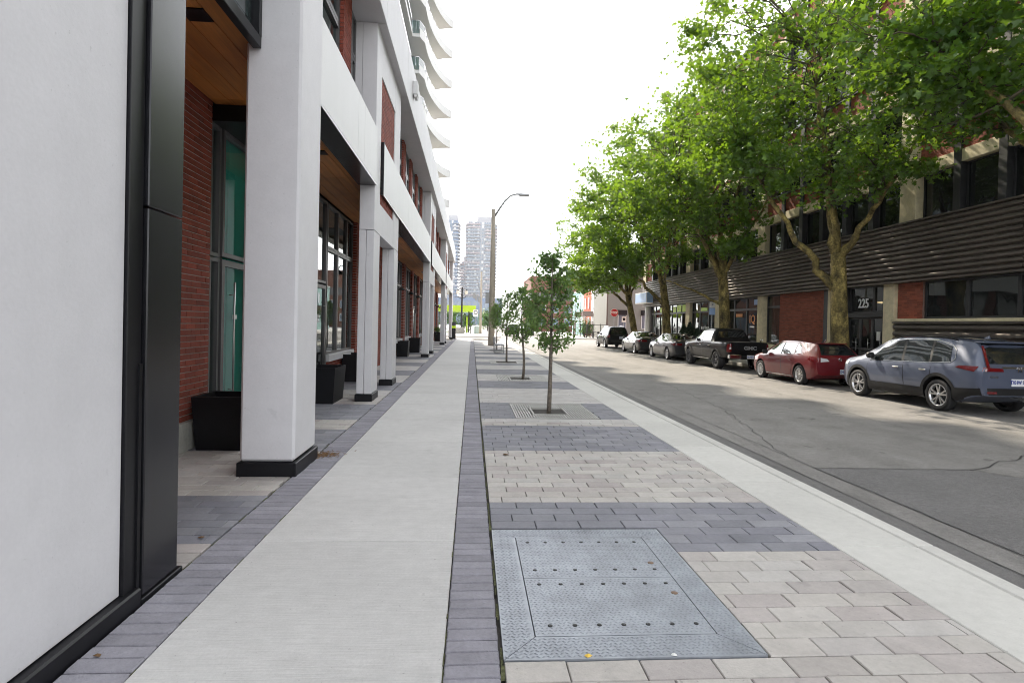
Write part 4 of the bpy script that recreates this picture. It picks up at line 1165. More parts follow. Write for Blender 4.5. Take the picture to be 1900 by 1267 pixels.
plane_tree('plane tree with a low limb over the road, behind the dark grey sedans', (13.4, 37.8, 0),
    [(3.0, (9.4, 39.5, 6.4), .14), (4.4, (10.4, 38.0, 10), .15), (4.8, (12.4, 39.0, 12), .17), (4.8, (13.8, 36.5, 10.5), .13), (4.7, (14.3, 40, 10), .12)],
    [((11.6, 38.4, 10.6), (5.4, 5.6, 5.6), 1), ((9.6, 38.8, 6.4), (2.6, 3.0, 1.6), .14)], 29000, 'plane6', .22, 24, r0=.29, lean=(-.3, .6), n2=80, n3=600, low=lambda p: p.z > 5.6 + (1.6 if p.x > 12.4 else 0))
plane_tree('farthest plane tree leaning over the black sport utility car near the crossing', (13.5, 45.8, 0),
    [(3.0, (10.2, 48.5, 6.8), .14), (4.2, (9.6, 46.5, 8.5), .15), (4.4, (12.2, 48.0, 11), .16), (4.2, (13.6, 45.0, 9.8), .13), (3.8, (14.6, 48.5, 8), .11)],
    [((11.6, 47.4, 9.4), (5.0, 5.6, 5.0), 1), ((10.2, 48.0, 5.8), (3.4, 3.4, 1.7), .25)], 30000, 'plane6', .22, 25, r0=.28, lean=(-.5, 1.0), n2=80, n3=600, xmax=16.5, low=lambda p: p.z > 4.0 + (1.0 if p.x > 12.4 else 0))

def young_tree(label, base, h0, h1, R, n, seed, size=.072, bend=.05, stake=False):
    r = random.Random(seed); t = thing('young_street_tree', label, 'tree', base, group='young pear trees in the paving')
    B = Vector(base)
    pts = [B + Vector((math.sin(q * 5 + seed) * bend * (1 - q), math.cos(q * 4 + seed) * bend * q, h1 * q * .96)) for q in [i / 12 for i in range(13)]]
    tr = MB(); tr.tube(pts, [.036 * (1.25 - q) if q < .99 else .006 for q in [i / 12 for i in range(13)]], 9); tr.build('trunk', 'ybark', t)
    br = MB(); tips = []
    def at(z): q = min(11.99, z / (h1 * .96) * 12); i = int(q); return pts[i].lerp(pts[i + 1], q - i)
    for k in range(52):
        z = h0 + (h1 - h0) * (k / 52) ** 1.15 * .95; q = (z - h0) / (h1 - h0)
        wid = R * (min(1, .55 + q * 2.4) if q < .25 else (1.1 - q) * 1.28) * r.uniform(.6, 1.1)
        a = r.uniform(0, 6.283); s = at(z * .97)
        e = s + Vector((math.cos(a) * wid, math.sin(a) * wid, wid * r.uniform(.35, 1.0)))
        m_ = s.lerp(e, .5) + Vector((math.cos(a) * wid * .12, math.sin(a) * wid * .12, -wid * .1))
        p = bez(s, m_, e, 6); br.tube(p, [.009 - .0011 * i for i in range(7)], 4, cap=False)
        tips += p[2:] + [p[-1]]
        for _ in range(2):
            b2 = r.choice(p[2:6]); e2 = b2 + Vector((r.gauss(0, .5), r.gauss(0, .5), r.gauss(.15, .3))) * wid * .5
            br.tube([b2, b2.lerp(e2, .5), e2], [.005, .004, .002], 3, cap=False); tips += [b2.lerp(e2, .5), e2, e2]
    tips += [at(z) for z in np.linspace(h1 * .8, h1 * .99, 8)]
    br.build('branches', 'twig', t, kind='stuff')
    rg = np.random.default_rng(seed); T = np.array([[*p] for p in tips])
    P = T[rg.integers(0, len(T), n)] + rg.normal(size=(n, 3)) * np.array([.055, .055, .05])
    o = bpy.data.objects.new('crown', leaves_mesh('crown', P - np.array(B), size, 'leaf_y', 'diamond', seed, .05, .8)); COL.objects.link(o); o.parent = t; tag(o, kind='stuff')
    if stake:
        s_ = MB(); s_.box(B.x - .42, B.x + .42, B.y - .35, B.y + .35, .0, .015); s_.build('soil_ring', 'soil', t)
    return t
young_tree('nearest young pear tree, tallest in the picture, rising from a square iron grate', (1.46, 10.42, -.03), 1.18, 3.10, .60, 3000, 31, bend=.015)
young_tree('second young pear tree with a curved trunk, in the next grate beyond the nearest', (1.48, 16.75, -.03), 1.15, 2.85, .60, 2300, 32, bend=.10)
young_tree('third young pear tree with a thin straight black trunk before the bench', (1.46, 23.7, -.03), 1.2, 3.1, .75, 2300, 33, bend=.01, stake=True)
young_tree('short broad young pear tree in front of the concrete light pole', (1.5, 34.0, -.03), 1.35, 2.75, .80, 2600, 34, bend=.02, stake=True)

def bush(name, label, loc, R, h, n, m, size, seed, cat='shrub', group=None, cone=False, stem=True):
    t = thing(name, label, cat, loc, group=group); rg = np.random.default_rng(seed)
    u = rg.normal(size=(n, 3)); u /= np.linalg.norm(u, axis=1)[:, None]; rr = rg.uniform(0, 1, n) ** .4
    if cone:
        q = rg.uniform(0, 1, n) ** 1.4; a = rg.uniform(0, 6.283, n); w = R * (1 - q) ** .8 * rg.uniform(.6, 1, n) + .03
        P = np.stack([np.cos(a) * w, np.sin(a) * w, .08 + q * h], 1)
    else: P = u * rr[:, None] * np.array([R, R, h / 2]) + np.array([0, 0, h / 2]) + .25 * R * np.sin(u * 7)
    if stem:
        s_ = MB(); s_.tube([(loc[0], loc[1], loc[2] - .02), (loc[0] + .02, loc[1], loc[2] + h * .5)], .05 + R * .03, 6); s_.build('stem', 'twig', t)
    o = bpy.data.objects.new('foliage', leaves_mesh('foliage', P, size, m, 'diamond', seed, .3)); COL.objects.link(o); o.parent = t; tag(o, kind='stuff')
    return t
for k, (yy, h) in enumerate(((38.6, 1.75), (37.5, 1.9), (36.2, 1.5))):
    bush('evergreen_shrub', ('left one of three dark cone shaped evergreens at the shop windows behind the pickup', 'tallest and middle one of three cone evergreens at the shop windows', 'lowest cone evergreen of three, nearest the parking sign')[k], (14.75, yy, 0), .62, h, 2600, 'ever', .13, 40 + k, group='evergreens at the shop windows', cone=True)
for k, (x, yy, R, h, lab) in enumerate(((-4.5, 112, 2.6, 5.0, 'rounded green tree under the lime canopy, left of the lamp post'), (-1.0, 112, 1.7, 4.2, 'yellow green rounded tree under the lime canopy, right of the lamp post'), (3.2, 118, 2.0, 4.5, 'green tree beyond the second concrete pole'), (5.0, 170, 4, 6, 'soft green tree far up the road beyond the cars'), (10.2, 98, 1.8, 5.2, 'green tree beyond the road behind the nearest young pear'), (15.2, 74.5, 1.0, 2.4, 'small bright bush inside the iron patio fence'))):
    bush('round_tree', lab, (x, yy, 0), R, h, 2600, 'leaf_b', .34 if R > 1.5 else .2, 50 + k, cat='tree')
# ------------------------------------------------------------------ parked cars
def smooth(pts, w=.05):
    xs = [p[0] for p in pts]; ys = [p[1] for p in pts]
    def f(y):
        return sum(float(np.interp(y + d, xs, ys)) * k for d, k in ((-w, .15), (-w / 2, .2), (0, .3), (w / 2, .2), (w, .15)))
    return f

class Car:
    def __init__(s, name, label, loc, L, W, top, belt, bot, wrf, wr_axle, wf_axle, rw, paint, rimstyle, cat='car', rim='rim', group='cars parked along the far kerb', tw=.21):
        s.t = thing(name, label, cat, loc, group=group)
        s.L, s.W, s.rw = L, W, rw; s.ax = (wr_axle, wf_axle); s.paint = paint
        s.top, s.belt, s.bot, s.wrf = smooth(top), smooth(belt), smooth(bot), smooth(wrf)
        h = L / 2
        s.plan = smooth([(-h, W / 2 * .86), (-h + .06, W / 2 * .925), (-h + .22, W / 2 * .965), (-h + .7, W / 2 * .995), (-h + 1.4, W / 2), (h - 1.5, W / 2), (h - .8, W / 2 * .985), (h - .35, W / 2 * .93), (h - .08, W / 2 * .80), (h, W / 2 * .68)], .04)
        s.rimstyle, s.rimm, s.tw = rimstyle, rim, tw
        s.body(); s.wheels()
    def sec(s, y):
        w, b, e, t, wr = s.plan(y), s.bot(y), s.belt(y), s.top(y), s.wrf(y)
        e = min(e, t - .01); h = max(t - e, .01); H = e - b; wb = w * .945; wr = min(wr, wb * .985)
        return [(0, b), (w * .80, b), (w * .93, b + .02), (w * .97, b + .10), (w * .992, b + .38 * H), (w, b + .58 * H), (w * .993, b + .78 * H), (w * .972, b + .93 * H), (wb, e),
                (wb + (wr - wb) * .52 + .012, e + .48 * h), (wr + (wb - wr) * .02, e + .86 * h), (wr * .955, e + .95 * h), (wr * .80, e + .985 * h), (wr * .42, e + .998 * h), (0, t)]
    def body(s):
        h = s.L / 2
        ys = list(np.concatenate([np.linspace(-h, -h + .3, 9), np.linspace(-h + .3, h - .3, 62)[1:-1], np.linspace(h - .3, h, 8)]))
        bm_ = bmesh.new(); rings = []
        for y in ys:
            sc = s.sec(y); rg = [bm_.verts.new((x, y, z)) for x, z in sc] + [bm_.verts.new((-x, y, z)) for x, z in reversed(sc[1:-1])]
            rings.append(rg)
        n = len(rings[0])
        for a, c_ in zip(rings[:-1], rings[1:]):
            for j in range(n): bm_.faces.new((a[j], a[(j + 1) % n], c_[(j + 1) % n], c_[j]))
        bm_.faces.new(rings[0]); bm_.faces.new(list(reversed(rings[-1])))
        bmesh.ops.recalc_face_normals(bm_, faces=bm_.faces)
        me = bpy.data.meshes.new('body'); bm_.to_mesh(me); bm_.free()
        me.materials.append(M[s.paint]); me.materials.append(M['black'])
        o = bpy.data.objects.new('body', me); COL.objects.link(o)
        cut = MB()
        for ya in s.ax:
            for sx in (-1, 1):
                ra = s.rw + .075
                xa, xb = (s.W / 2 - .30, s.W / 2 + .12)
                k = len(cut.v); N = 30
                for xx in (xa * sx, xb * sx):
                    for j in range(N):
                        a = 2 * math.pi * j / N; cut.v.append((xx, ya + ra * math.cos(a), s.rw + ra * math.sin(a) * 1.0))
                for j in range(N):
                    j2 = (j + 1) % N
                    f = (k + j, k + j2, k + N + j2, k + N + j); cut.f.append(f if sx < 0 else f[::-1]); cut.m.append(0); cut.s.append(False)
                f1 = tuple(k + j for j in range(N)); f2 = tuple(k + N + j for j in range(N))
                cut.f += [f1[::-1] if sx < 0 else f1, f2 if sx < 0 else f2[::-1]]; cut.m += [0, 0]; cut.s += [False, False]
        cm_ = cut.mesh('cut', ['black']); co = bpy.data.objects.new('cut', cm_); COL.objects.link(co)
        bmc = bmesh.new(); bmc.from_mesh(cm_); bmesh.ops.recalc_face_normals(bmc, faces=bmc.faces); bmc.to_mesh(cm_); bmc.free()
        md = o.modifiers.new('b', 'BOOLEAN'); md.operation = 'DIFFERENCE'; md.object = co; md.solver = 'EXACT'
        bpy.context.view_layer.update()
        me2 = bpy.data.meshes.new_from_object(o.evaluated_get(bpy.context.evaluated_depsgraph_get()))
        o.modifiers.clear(); bpy.data.objects.remove(co)
        o.data = me2; me2.name = 'body'
        if len(me2.materials) == 0: me2.materials.append(M[s.paint])
        while len(me2.materials) < 2: me2.materials.append(M['black'])
        for p in me2.polygons:
            c_ = p.center; ins = False
            for ya in s.ax:
                if math.hypot(c_.y - ya, c_.z - s.rw) < s.rw + .076 and abs(p.normal.x) < .995 and abs(c_.x) > s.W / 2 - .31 and math.hypot(c_.y - ya, c_.z - s.rw) > s.rw + .05: ins = True
                if abs(abs(c_.x) - (s.W / 2 - .30)) < .004 and math.hypot(c_.y - ya, c_.z - s.rw) < s.rw + .07: ins = True
            p.material_index = 1 if ins else 0; p.use_smooth = True
        me2.set_sharp_from_angle(angle=R_(38))
        o.parent = s.t; s.b = o
    # surface queries
    def sidex(s, y, z):
        sc = s.sec(y)[1:12]; return float(np.interp(z, [q[1] for q in sc], [q[0] for q in sc]))
    def inside(s, x, y, z):
        sc = s.sec(y)
        if z > sc[-1][1] or z < sc[0][1]: return False
        return abs(x) <= float(np.interp(z, [q[1] for q in sc[1:]], [q[0] for q in sc[1:]]))
    def endy(s, x, z, front=False):
        h = s.L / 2; y = -h; st = .012
        for i in range(260):
            yy = -h + i * st
            if s.inside(x, -yy if front else yy, z): return -yy if front else yy
        return 0.0
    def side(s, name, quad, m, off=.006, nu=8, nv=4, both=True, par=None, kind=None):
        """patch over the flank: quad of (y, z) corners, bilinear"""
        r = []
        for sx in ((-1, 1) if both else (-1,)):
            mb = MB(); P = []
            for j in range(nv + 1):
                for i in range(nu + 1):
                    u, v = i / nu, j / nv
                    y = (1 - v) * ((1 - u) * quad[0][0] + u * quad[1][0]) + v * ((1 - u) * quad[3][0] + u * quad[2][0])
                    z = (1 - v) * ((1 - u) * quad[0][1] + u * quad[1][1]) + v * ((1 - u) * quad[3][1] + u * quad[2][1])
                    P.append((sx * (s.sidex(y, z) + off), y, z))
            F = [(j * (nu + 1) + i, j * (nu + 1) + i + 1, (j + 1) * (nu + 1) + i + 1, (j + 1) * (nu + 1) + i) for j in range(nv) for i in range(nu)]
            if sx > 0: F = [f[::-1] for f in F]
            mb.faces(P, F, 0, True); r.append(mb.build(name, m, par or s.t, local=True, kind=kind))
        return r
    def end(s, name, quad, m, off=.008, nu=8, nv=4, front=False, mirror=False, par=None):
        """patch over the tail (or nose): quad of (x, z) corners"""
        r = []
        for sx in ((1, -1) if mirror else (1,)):
            mb = MB(); P = []
            for j in range(nv + 1):
                for i in range(nu + 1):
                    u, v = i / nu, j / nv
                    x = (1 - v) * ((1 - u) * quad[0][0] + u * quad[1][0]) + v * ((1 - u) * quad[3][0] + u * quad[2][0])
                    z = (1 - v) * ((1 - u) * quad[0][1] + u * quad[1][1]) + v * ((1 - u) * quad[3][1] + u * quad[2][1])
                    y = s.endy(x, z, front); P.append((sx * x, y + (off if front else -off), z + off * .4))
            F = [(j * (nu + 1) + i, j * (nu + 1) + i + 1, (j + 1) * (nu + 1) + i + 1, (j + 1) * (nu + 1) + i) for j in range(nv) for i in range(nu)]
            mb.faces(P, F, 0, True); r.append(mb.build(name, m, par or s.t, local=True))
        return r
    def strip(s, name, pts, w, m, off=.004, both=True):
        """thin strip along a polyline of (y, z) on the flank"""
        mb = MB()
        for sx in ((-1, 1) if both else (-1,)):
            out = []
            for a, c_ in zip(pts[:-1], pts[1:]):
                n = max(1, int(math.hypot(c_[0] - a[0], c_[1] - a[1]) / .08))
                out += [(a[0] + (c_[0] - a[0]) * i / n, a[1] + (c_[1] - a[1]) * i / n) for i in range(n)]
            out.append(pts[-1])
            for a, c_ in zip(out[:-1], out[1:]):
                d = Vector((c_[0] - a[0], c_[1] - a[1])); q = Vector((-d.y, d.x)).normalized() * w / 2
                mb.poly([(sx * (s.sidex(p[0] + k * q.x, p[1] + k * q.y) + off), p[0] + k * q.x, p[1] + k * q.y) for p, k in ((a, -1), (c_, -1), (c_, 1), (a, 1))], 0, True)
        return mb.build(name, m, s.t, local=True)
    def wheels(s):
        R, tw = s.rw, s.tw; rr = R * (.70 if s.rimstyle[0] != 'truck' else .60)
        ty = MB(); ty.lathe([(rr, -tw / 2 + .01), (rr + .02, -tw / 2), (R * .94, -tw / 2), (R * .985, -tw / 2 + .025), (R, -tw / 2 + .06), (R, tw / 2 - .06), (R * .985, tw / 2 - .025), (R * .94, tw / 2), (rr + .02, tw / 2), (rr, tw / 2 - .01)], (0, 0, 0), 'x', 32)
        tm = ty.mesh('wheel', ['tyre'])
        rm = MB(); rm.lathe([(rr, .0), (rr, -tw / 2 + .004), (rr - .018, -tw / 2 + .012), (rr - .022, .0)], (0, 0, 0), 'x', 32, 0)
        rm.lathe([(rr - .02, .035), (.0, .035)], (0, 0, 0), 'x', 24, 1)
        kindn, n = s.rimstyle; xo = -tw / 2 + .018
        def spoke(a, w0, w1, r0_, r1_, sk=0.0, m=0):
            c0, s0 = math.cos(a), math.sin(a); c1, s1 = math.cos(a + sk), math.sin(a + sk)
            P = []
            for xx in (xo, xo + .03):
                P += [(xx + .012, r0_ * c0 + w0 * s0, r0_ * s0 - w0 * c0), (xx + .012, r0_ * c0 - w0 * s0, r0_ * s0 + w0 * c0), (xx, r1_ * c1 - w1 * s1, r1_ * s1 + w1 * c1), (xx, r1_ * c1 + w1 * s1, r1_ * s1 - w1 * c1)]
            rm.faces(P, [(0, 1, 2, 3), (0, 4, 5, 1), (1, 5, 6, 2), (2, 6, 7, 3), (3, 7, 4, 0)], m)
        for i in range(n):
            a = 2 * math.pi * i / n + .3
            if kindn == 'twin':
                spoke(a - .10, .018, .016, .05, rr - .015, -.12); spoke(a + .10, .018, .016, .05, rr - .015, .12)
            elif kindn == 'fan': spoke(a, .014, .030, .045, rr - .01, .28)
            else: spoke(a, .030, .034, .05, rr - .015)
        rm.lathe([(.0, xo - .002), (.045, xo + .002), (.055, xo + .02)], (0, 0, 0), 'x', 12, 0)
        rmm = rm.mesh('rim', [s.rimm, 'rimd'])
        for ya in s.ax:
            for sx in (-1, 1):
                w = inst('wheel', tm, s.t, (0, 0, 0)); w.location = (sx * (s.W / 2 - tw / 2 - .012), ya, R); w.rotation_euler = (0, 0, 0 if sx < 0 else math.pi)
                r_ = inst('rim', rmm, w, (0, 0, 0)); r_.location = (0, 0, 0)
    def box(s, name, m, *a, b=0.01):
        mb = MB(); mb.box(*a, b=b); return mb.build(name, m, s.t, local=True)
    def mirrors(s, y, z, m):
        for sx in (-1, 1):
            mb = MB(); x = sx * (s.sidex(y, z) + .02)
            mb.box(min(x, x + sx * .20), max(x, x + sx * .20), y - .06, y + .09, z, z + .15, b=.045); mb.build('mirror', m, s.t, local=True)
    def number_plate(s, x, z, txt, col='ink'):
        y = s.endy(x, z) - .022
        mb = MB(); mb.box(x - .155, x + .155, y, y + .03, z - .078, z + .078, 0, b=.006)
        put_text(mb, txt, .105, (x, y - .003, z + .005), (1, 0, 0), (0, 0, 1), 1, .002, .78, .003)
        mb.build('number_plate', ['plate_w', col], s.t, local=True)
    def doors(s, defs, m, zs, hz):
        """door skins: defs = list of ((z, y_rear, y_front), ...)"""
        for df, hy in defs:
            for sx in (-1, 1):
                mb = MB(); zl = np.linspace(df[0][0], df[-1][0], 9); P = []; n = 8
                for z in zl:
                    a = float(np.interp(z, [d[0] for d in df], [d[1] for d in df])); c_ = float(np.interp(z, [d[0] for d in df], [d[2] for d in df]))
                    for i in range(n + 1):
                        y = a + (c_ - a) * i / n; P.append((sx * (s.sidex(y, z) + .005), y, z))
                F = [(j * (n + 1) + i, j * (n + 1) + i + 1, (j + 1) * (n + 1) + i + 1, (j + 1) * (n + 1) + i) for j in range(8) for i in range(n)]
                if sx > 0: F = [f[::-1] for f in F]
                mb.faces(P, F, 0, True); o = mb.build('door', m, s.t, local=True)
                hb_ = MB(); x = sx * (s.sidex(hy, hz) + .02)
                hb_.box(x - .018, x + .018, hy - .10, hy + .10, hz - .02, hz + .02, b=.012); hb_.build('handle', 'trim' if s.paint != 'p_red' else m, o, local=True)
            pts = [(d[1] - .006, d[0]) for d in df]; s.strip('shut_line', pts, .014, 'black', .003)
            s.strip('shut_line', [(d[2] + .006, d[0]) for d in df], .014, 'black', .003)

def roof_rail(c, y0, y1, m='black', zz=.03):
    for sx in (-1, 1):
        mb = MB(); pts = []
        for i in range(9):
            y = y0 + (y1 - y0) * i / 8; sc = c.sec(y); pts.append((sx * sc[11][0], y, sc[11][1] + (zz if 0 < i < 8 else .0)))
        mb.tube(pts, .018, 6); mb.build('roof_rail', m, c.t, local=True)

RZ = -.14
# ---- slate blue crossover
c = Car('parked_crossover', 'slate blue crossover with black lower cladding, nearest of the parked vehicles', (11.47, 13.40, RZ), 4.59, 1.855,
    [(-2.295, 1.03), (-2.24, 1.12), (-2.02, 1.50), (-1.86, 1.60), (-1.6, 1.635), (-1.0, 1.67), (-.2, 1.685), (.25, 1.66), (.62, 1.57), (1.30, 1.18), (1.45, 1.12), (2.0, 1.03), (2.2, .90), (2.295, .70)],
    [(-2.295, 1.00), (-1.9, 1.10), (-1.2, 1.075), (0, 1.03), (1.1, .99), (1.5, 1.0), (2.1, .93), (2.295, .66)],
    [(-2.295, .46), (-2.1, .40), (-1.7, .25), (1.9, .22), (2.2, .30), (2.295, .40)],
    [(-2.295, .74), (-1.9, .60), (-1.2, .63), (0, .64), (.6, .65), (1.3, .76), (2.3, .70)], -1.28, 1.38, .36, 'p_blue', ('twin', 5))
c.doors([(((.50, -.26, .98), (.75, -.24, 1.02), (1.0, -.20, 1.02)), -.02), (((.50, -.86, -.29), (.66, -.95, -.27), (.82, -1.05, -.25), (1.04, -1.06, -.22)), -.86)], 'p_blue', None, .905)
g0 = 1.095
c.side('window', [(-.13, g0 - .03), (.98, g0 - .06), (.50, 1.49), (-.02, 1.575)], 'carglass', .007)
c.side('window', [(-.98, g0 - .0), (-.20, g0 - .025), (-.10, 1.575), (-.86, 1.585)], 'carglass', .007)
c.side('window', [(-1.55, 1.13), (-1.04, 1.10), (-.93, 1.575), (-1.42, 1.47)], 'carglass', .007)
c.side('pillar_trim', [(-.20, g0 - .02), (-.13, g0 - .025), (-.02, 1.58), (-.10, 1.58)], 'black', .008, nu=2)
c.side('pillar_trim', [(-1.04, 1.10), (-.98, 1.10), (-.86, 1.58), (-.93, 1.58)], 'black', .008, nu=2)
c.strip('window_trim', [(1.0, g0 - .075), (-.2, g0 - .042), (-1.0, g0 - .012), (-1.56, 1.12), (-1.64, 1.20), (-1.56, 1.40), (-1.42, 1.50)], .020, 'trim', .009)
c.strip('window_trim', [(-1.42, 1.50), (-.95, 1.605), (-.05, 1.605), (.5, 1.525), (.96, 1.10)], .016, 'trim', .009)
c.end('windscreen', [(-.68, 1.20), (.68, 1.20), (.58, 1.57), (-.58, 1.57)], 'carglass', .008, front=True)
c.end('rear_window', [(-.62, 1.13), (.62, 1.13), (.52, 1.555), (-.52, 1.555)], 'carglass', .010)
c.side('sill_cladding', [(-.88, .26), (.98, .25), (.98, .47), (-.88, .49)], 'black', .014)
c.side('bumper_cladding', [(-2.27, .47), (-1.66, .26), (-1.66, .57), (-2.27, .62)], 'black', .012)
c.end('bumper_cladding', [(-.80, .47), (.80, .47), (.84, .62), (-.84, .62)], 'black', .02)
c.end('skid_plate', [(-.66, .37), (.66, .37), (.62, .43), (-.62, .43)], 'galv', .035)
c.end('reflector', [(.50, .50), (.72, .50), (.72, .545), (.50, .545)], 'lamp_r', .03, mirror=True)
for ya in c.ax:      # arch cladding rings
    for sx in (-1, 1):
        mb = MB(); P = []; N = 22; r1, r2 = c.rw + .07, c.rw + .145
        for j in range(N + 1):
            a = R_(-12 + 204 * j / N)
            for rr in (r1, r2):
                y, z = ya + rr * math.cos(a), c.rw + rr * math.sin(a); P.append((sx * (c.sidex(y, z) + .012), y, z))
        F = [(2 * j, 2 * j + 1, 2 * j + 3, 2 * j + 2) for j in range(N)]
        mb.faces(P, F if sx > 0 else [f[::-1] for f in F], 0, True); mb.build('arch_cladding', 'black', c.t, local=True)
c.side('tail_light', [(-2.16, .96), (-1.72, 1.03), (-1.80, 1.07), (-2.2, 1.08)], 'lamp_r', .012)
c.end('tail_light', [(.34, .97), (.80, .97), (.76, 1.06), (.36, 1.035)], 'lamp_r', .014, mirror=True)
c.end('tail_light', [(.64, 1.05), (.71, 1.05), (.575, 1.50), (.525, 1.50)], 'lamp_r', .016, mirror=True)
c.end('chrome_bar', [(-.36, 1.035), (.36, 1.035), (.36, 1.075), (-.36, 1.075)], 'trim', .016)
mb = MB(); put_text(mb, "H", .16, (0, c.endy(0, 1.0) - .03, 1.02), (1, 0, 0), (0, 0, 1), 0, .006, 1.0, .004); put_text(mb, "AWD", .07, (-.56, c.endy(-.56, .86) - .012, .86), (1, 0, 0), (0, 0, 1), 0, .003, 1.2); mb.build('emblem', 'trim', c.t, local=True)
c.number_plate(0, .75, "TXHW 967")
c.box('spoiler', 'p_blue', -.56, .56, -2.06, -1.80, 1.565, 1.60)
c.mirrors(.82, 1.07, 'black'); roof_rail(c, -1.45, .35, 'black', .035)
mb = MB(); mb.faces([(0, -1.45, 1.66), (.02, -1.62, 1.655), (-.02, -1.62, 1.655), (0, -1.60, 1.73)], [(0, 1, 3), (0, 3, 2), (1, 2, 3)]); mb.build('roof_fin', 'p_blue', c.t, local=True)
c.side('head_lamp', [(1.86, .86), (2.18, .80), (2.12, .92), (1.82, .95)], 'lamp_c', .008)
# ---- deep red hatchback
c = Car('parked_hatchback', 'deep red hatchback with silver fan wheels, parked before the pickup', (11.40, 18.98, RZ), 4.46, 1.755,
    [(-2.23, .93), (-2.18, 1.0), (-1.98, 1.22), (-1.76, 1.385), (-1.5, 1.42), (-.8, 1.465), (-.1, 1.475), (.3, 1.44), (.7, 1.30), (1.25, 1.01), (1.4, .97), (1.9, .86), (2.15, .74), (2.23, .58)],
    [(-2.23, .90), (-1.8, 1.0), (-1.2, .98), (0, .93), (1.1, .90), (1.5, .90), (2.0, .80), (2.23, .56)],
    [(-2.23, .40), (-2.0, .27), (-1.7, .19), (1.8, .18), (2.1, .24), (2.23, .32)],
    [(-2.23, .70), (-1.8, .52), (-1.2, .56), (0, .58), (.6, .59), (1.3, .72), (2.23, .66)], -1.35, 1.29, .325, 'p_red', ('fan', 10))
c.doors([(((.30, -.22, .88), (.6, -.20, .95), (.90, -.16, .95)), 0.0), (((.30, -.80, -.24), (.55, -.88, -.23), (.72, -1.0, -.21), (.93, -1.04, -.18)), -.80)], 'p_red', None, .80)
c.side('window', [(-.10, .985), (.95, .955), (.42, 1.31), (-.02, 1.375)], 'carglass', .007)
c.side('window', [(-.95, 1.01), (-.16, .985), (-.09, 1.375), (-.82, 1.365)], 'carglass', .007)
c.side('window', [(-1.36, 1.06), (-1.0, 1.015), (-.88, 1.36), (-1.1, 1.30)], 'carglass', .007)
c.side('pillar_trim', [(-.16, .985), (-.10, .985), (-.02, 1.38), (-.09, 1.38)], 'black', .008, nu=2)
c.end('windscreen', [(-.62, 1.02), (.62, 1.02), (.52, 1.37), (-.52, 1.37)], 'carglass', .008, front=True)
c.end('rear_window', [(-.60, 1.03), (.60, 1.03), (.47, 1.36), (-.47, 1.36)], 'carglass', .010)
c.side('tail_light', [(-2.14, .80), (-1.84, .88), (-1.86, .99), (-2.12, .97)], 'lamp_r', .012)
c.end('tail_light', [(.36, .83), (.76, .80), (.76, .96), (.44, .91)], 'lamp_c', .012, mirror=True)
c.end('tail_light', [(.66, .80), (.78, .80), (.78, .965), (.66, .95)], 'lamp_r', .018, mirror=True)
c.end('bumper_crease', [(-.74, .60), (.74, .60), (.76, .625), (-.76, .625)], 'p_red', .03)
c.end('rear_valance', [(-.62, .27), (.62, .27), (.60, .38), (-.60, .38)], 'black', .012)
c.number_plate(.16, .50, "CNLE 085")
mb = MB(); mb.lathe([(.045, -.006), (.060, -.006), (.060, .004), (.045, .004)], (0, c.endy(0, .90) - .012, .90), 'y', 18); put_text(mb, "V", .07, (0, c.endy(0, .9) - .018, .90), (1, 0, 0), (0, 0, 1), 0, .003, 1.3); mb.build('emblem', 'trim', c.t, local=True)
c.mirrors(.80, .93, 'black'); c.box('spoiler', 'p_red', -.48, .48, -1.86, -1.66, 1.385, 1.41)
mb = MB(); mb.tube([(0, -1.35, 1.43), (0, -1.45, 1.52)], .012, 6); mb.build('roof_aerial', 'trim', c.t, local=True)
c.strip('sill_trim', [(-.9, .255), (.9, .245)], .03, 'trim', .006)
c.t.scale = (.97, .93, .965); c.t.location.y = 18.85
# ---- black pickup
c = Car('parked_pickup', 'black four door pickup with chrome rear bumper and tailgate lettering', (11.50, 25.35, RZ), 5.40, 1.90,
    [(-2.70, 1.20), (-1.16, 1.215), (-1.10, 1.24), (-.98, 1.70), (-.85, 1.78), (-.3, 1.815), (.3, 1.80), (.55, 1.73), (1.15, 1.29), (1.3, 1.25), (2.3, 1.17), (2.55, 1.05), (2.70, .80)],
    [(-2.70, 1.18), (-1.1, 1.19), (0, 1.18), (1.2, 1.16), (2.3, 1.08), (2.70, .76)],
    [(-2.70, .62), (-2.4, .55), (-1.9, .50), (-1.2, .42), (1.2, .40), (2.4, .42), (2.7, .5)],
    [(-2.70, .86), (-1.15, .86), (-1.0, .66), (0, .69), (.6, .68), (1.3, .80), (2.7, .74)], -1.55, 1.60, .395, 'p_black', ('truck', 6), cat='pickup truck', rim='rimd', tw=.26)
c.doors([(((.52, -.02, 1.02), (.8, 0, 1.08), (1.15, .02, 1.08)), .14), (((.52, -.92, -.04), (.8, -1.0, -.02), (1.15, -1.02, 0)), -.86)], 'p_black', None, 1.03)
c.side('window', [(.08, 1.235), (1.0, 1.225), (.52, 1.63), (.12, 1.68)], 'carglass', .007)
c.side('window', [(-.90, 1.24), (.02, 1.235), (.06, 1.685), (-.80, 1.66)], 'carglass', .007)
c.end('windscreen', [(-.72, 1.32), (.72, 1.32), (.62, 1.70), (-.62, 1.70)], 'carglass', .008, front=True)
mb = MB(); mb.poly([(-.66, -1.085, 1.29), (.66, -1.085, 1.29), (.58, -1.0, 1.66), (-.58, -1.0, 1.66)]); mb.build('rear_window', 'carglass', c.t, local=True)
mb = MB(); mb.box(-.80, .80, -2.62, -1.2, 1.205, 1.222); mb.build('bed_cover', 'black', c.t, local=True)
c.end('tailgate', [(-.72, .70), (.72, .70), (.72, 1.165), (-.72, 1.165)], 'p_black', .012)
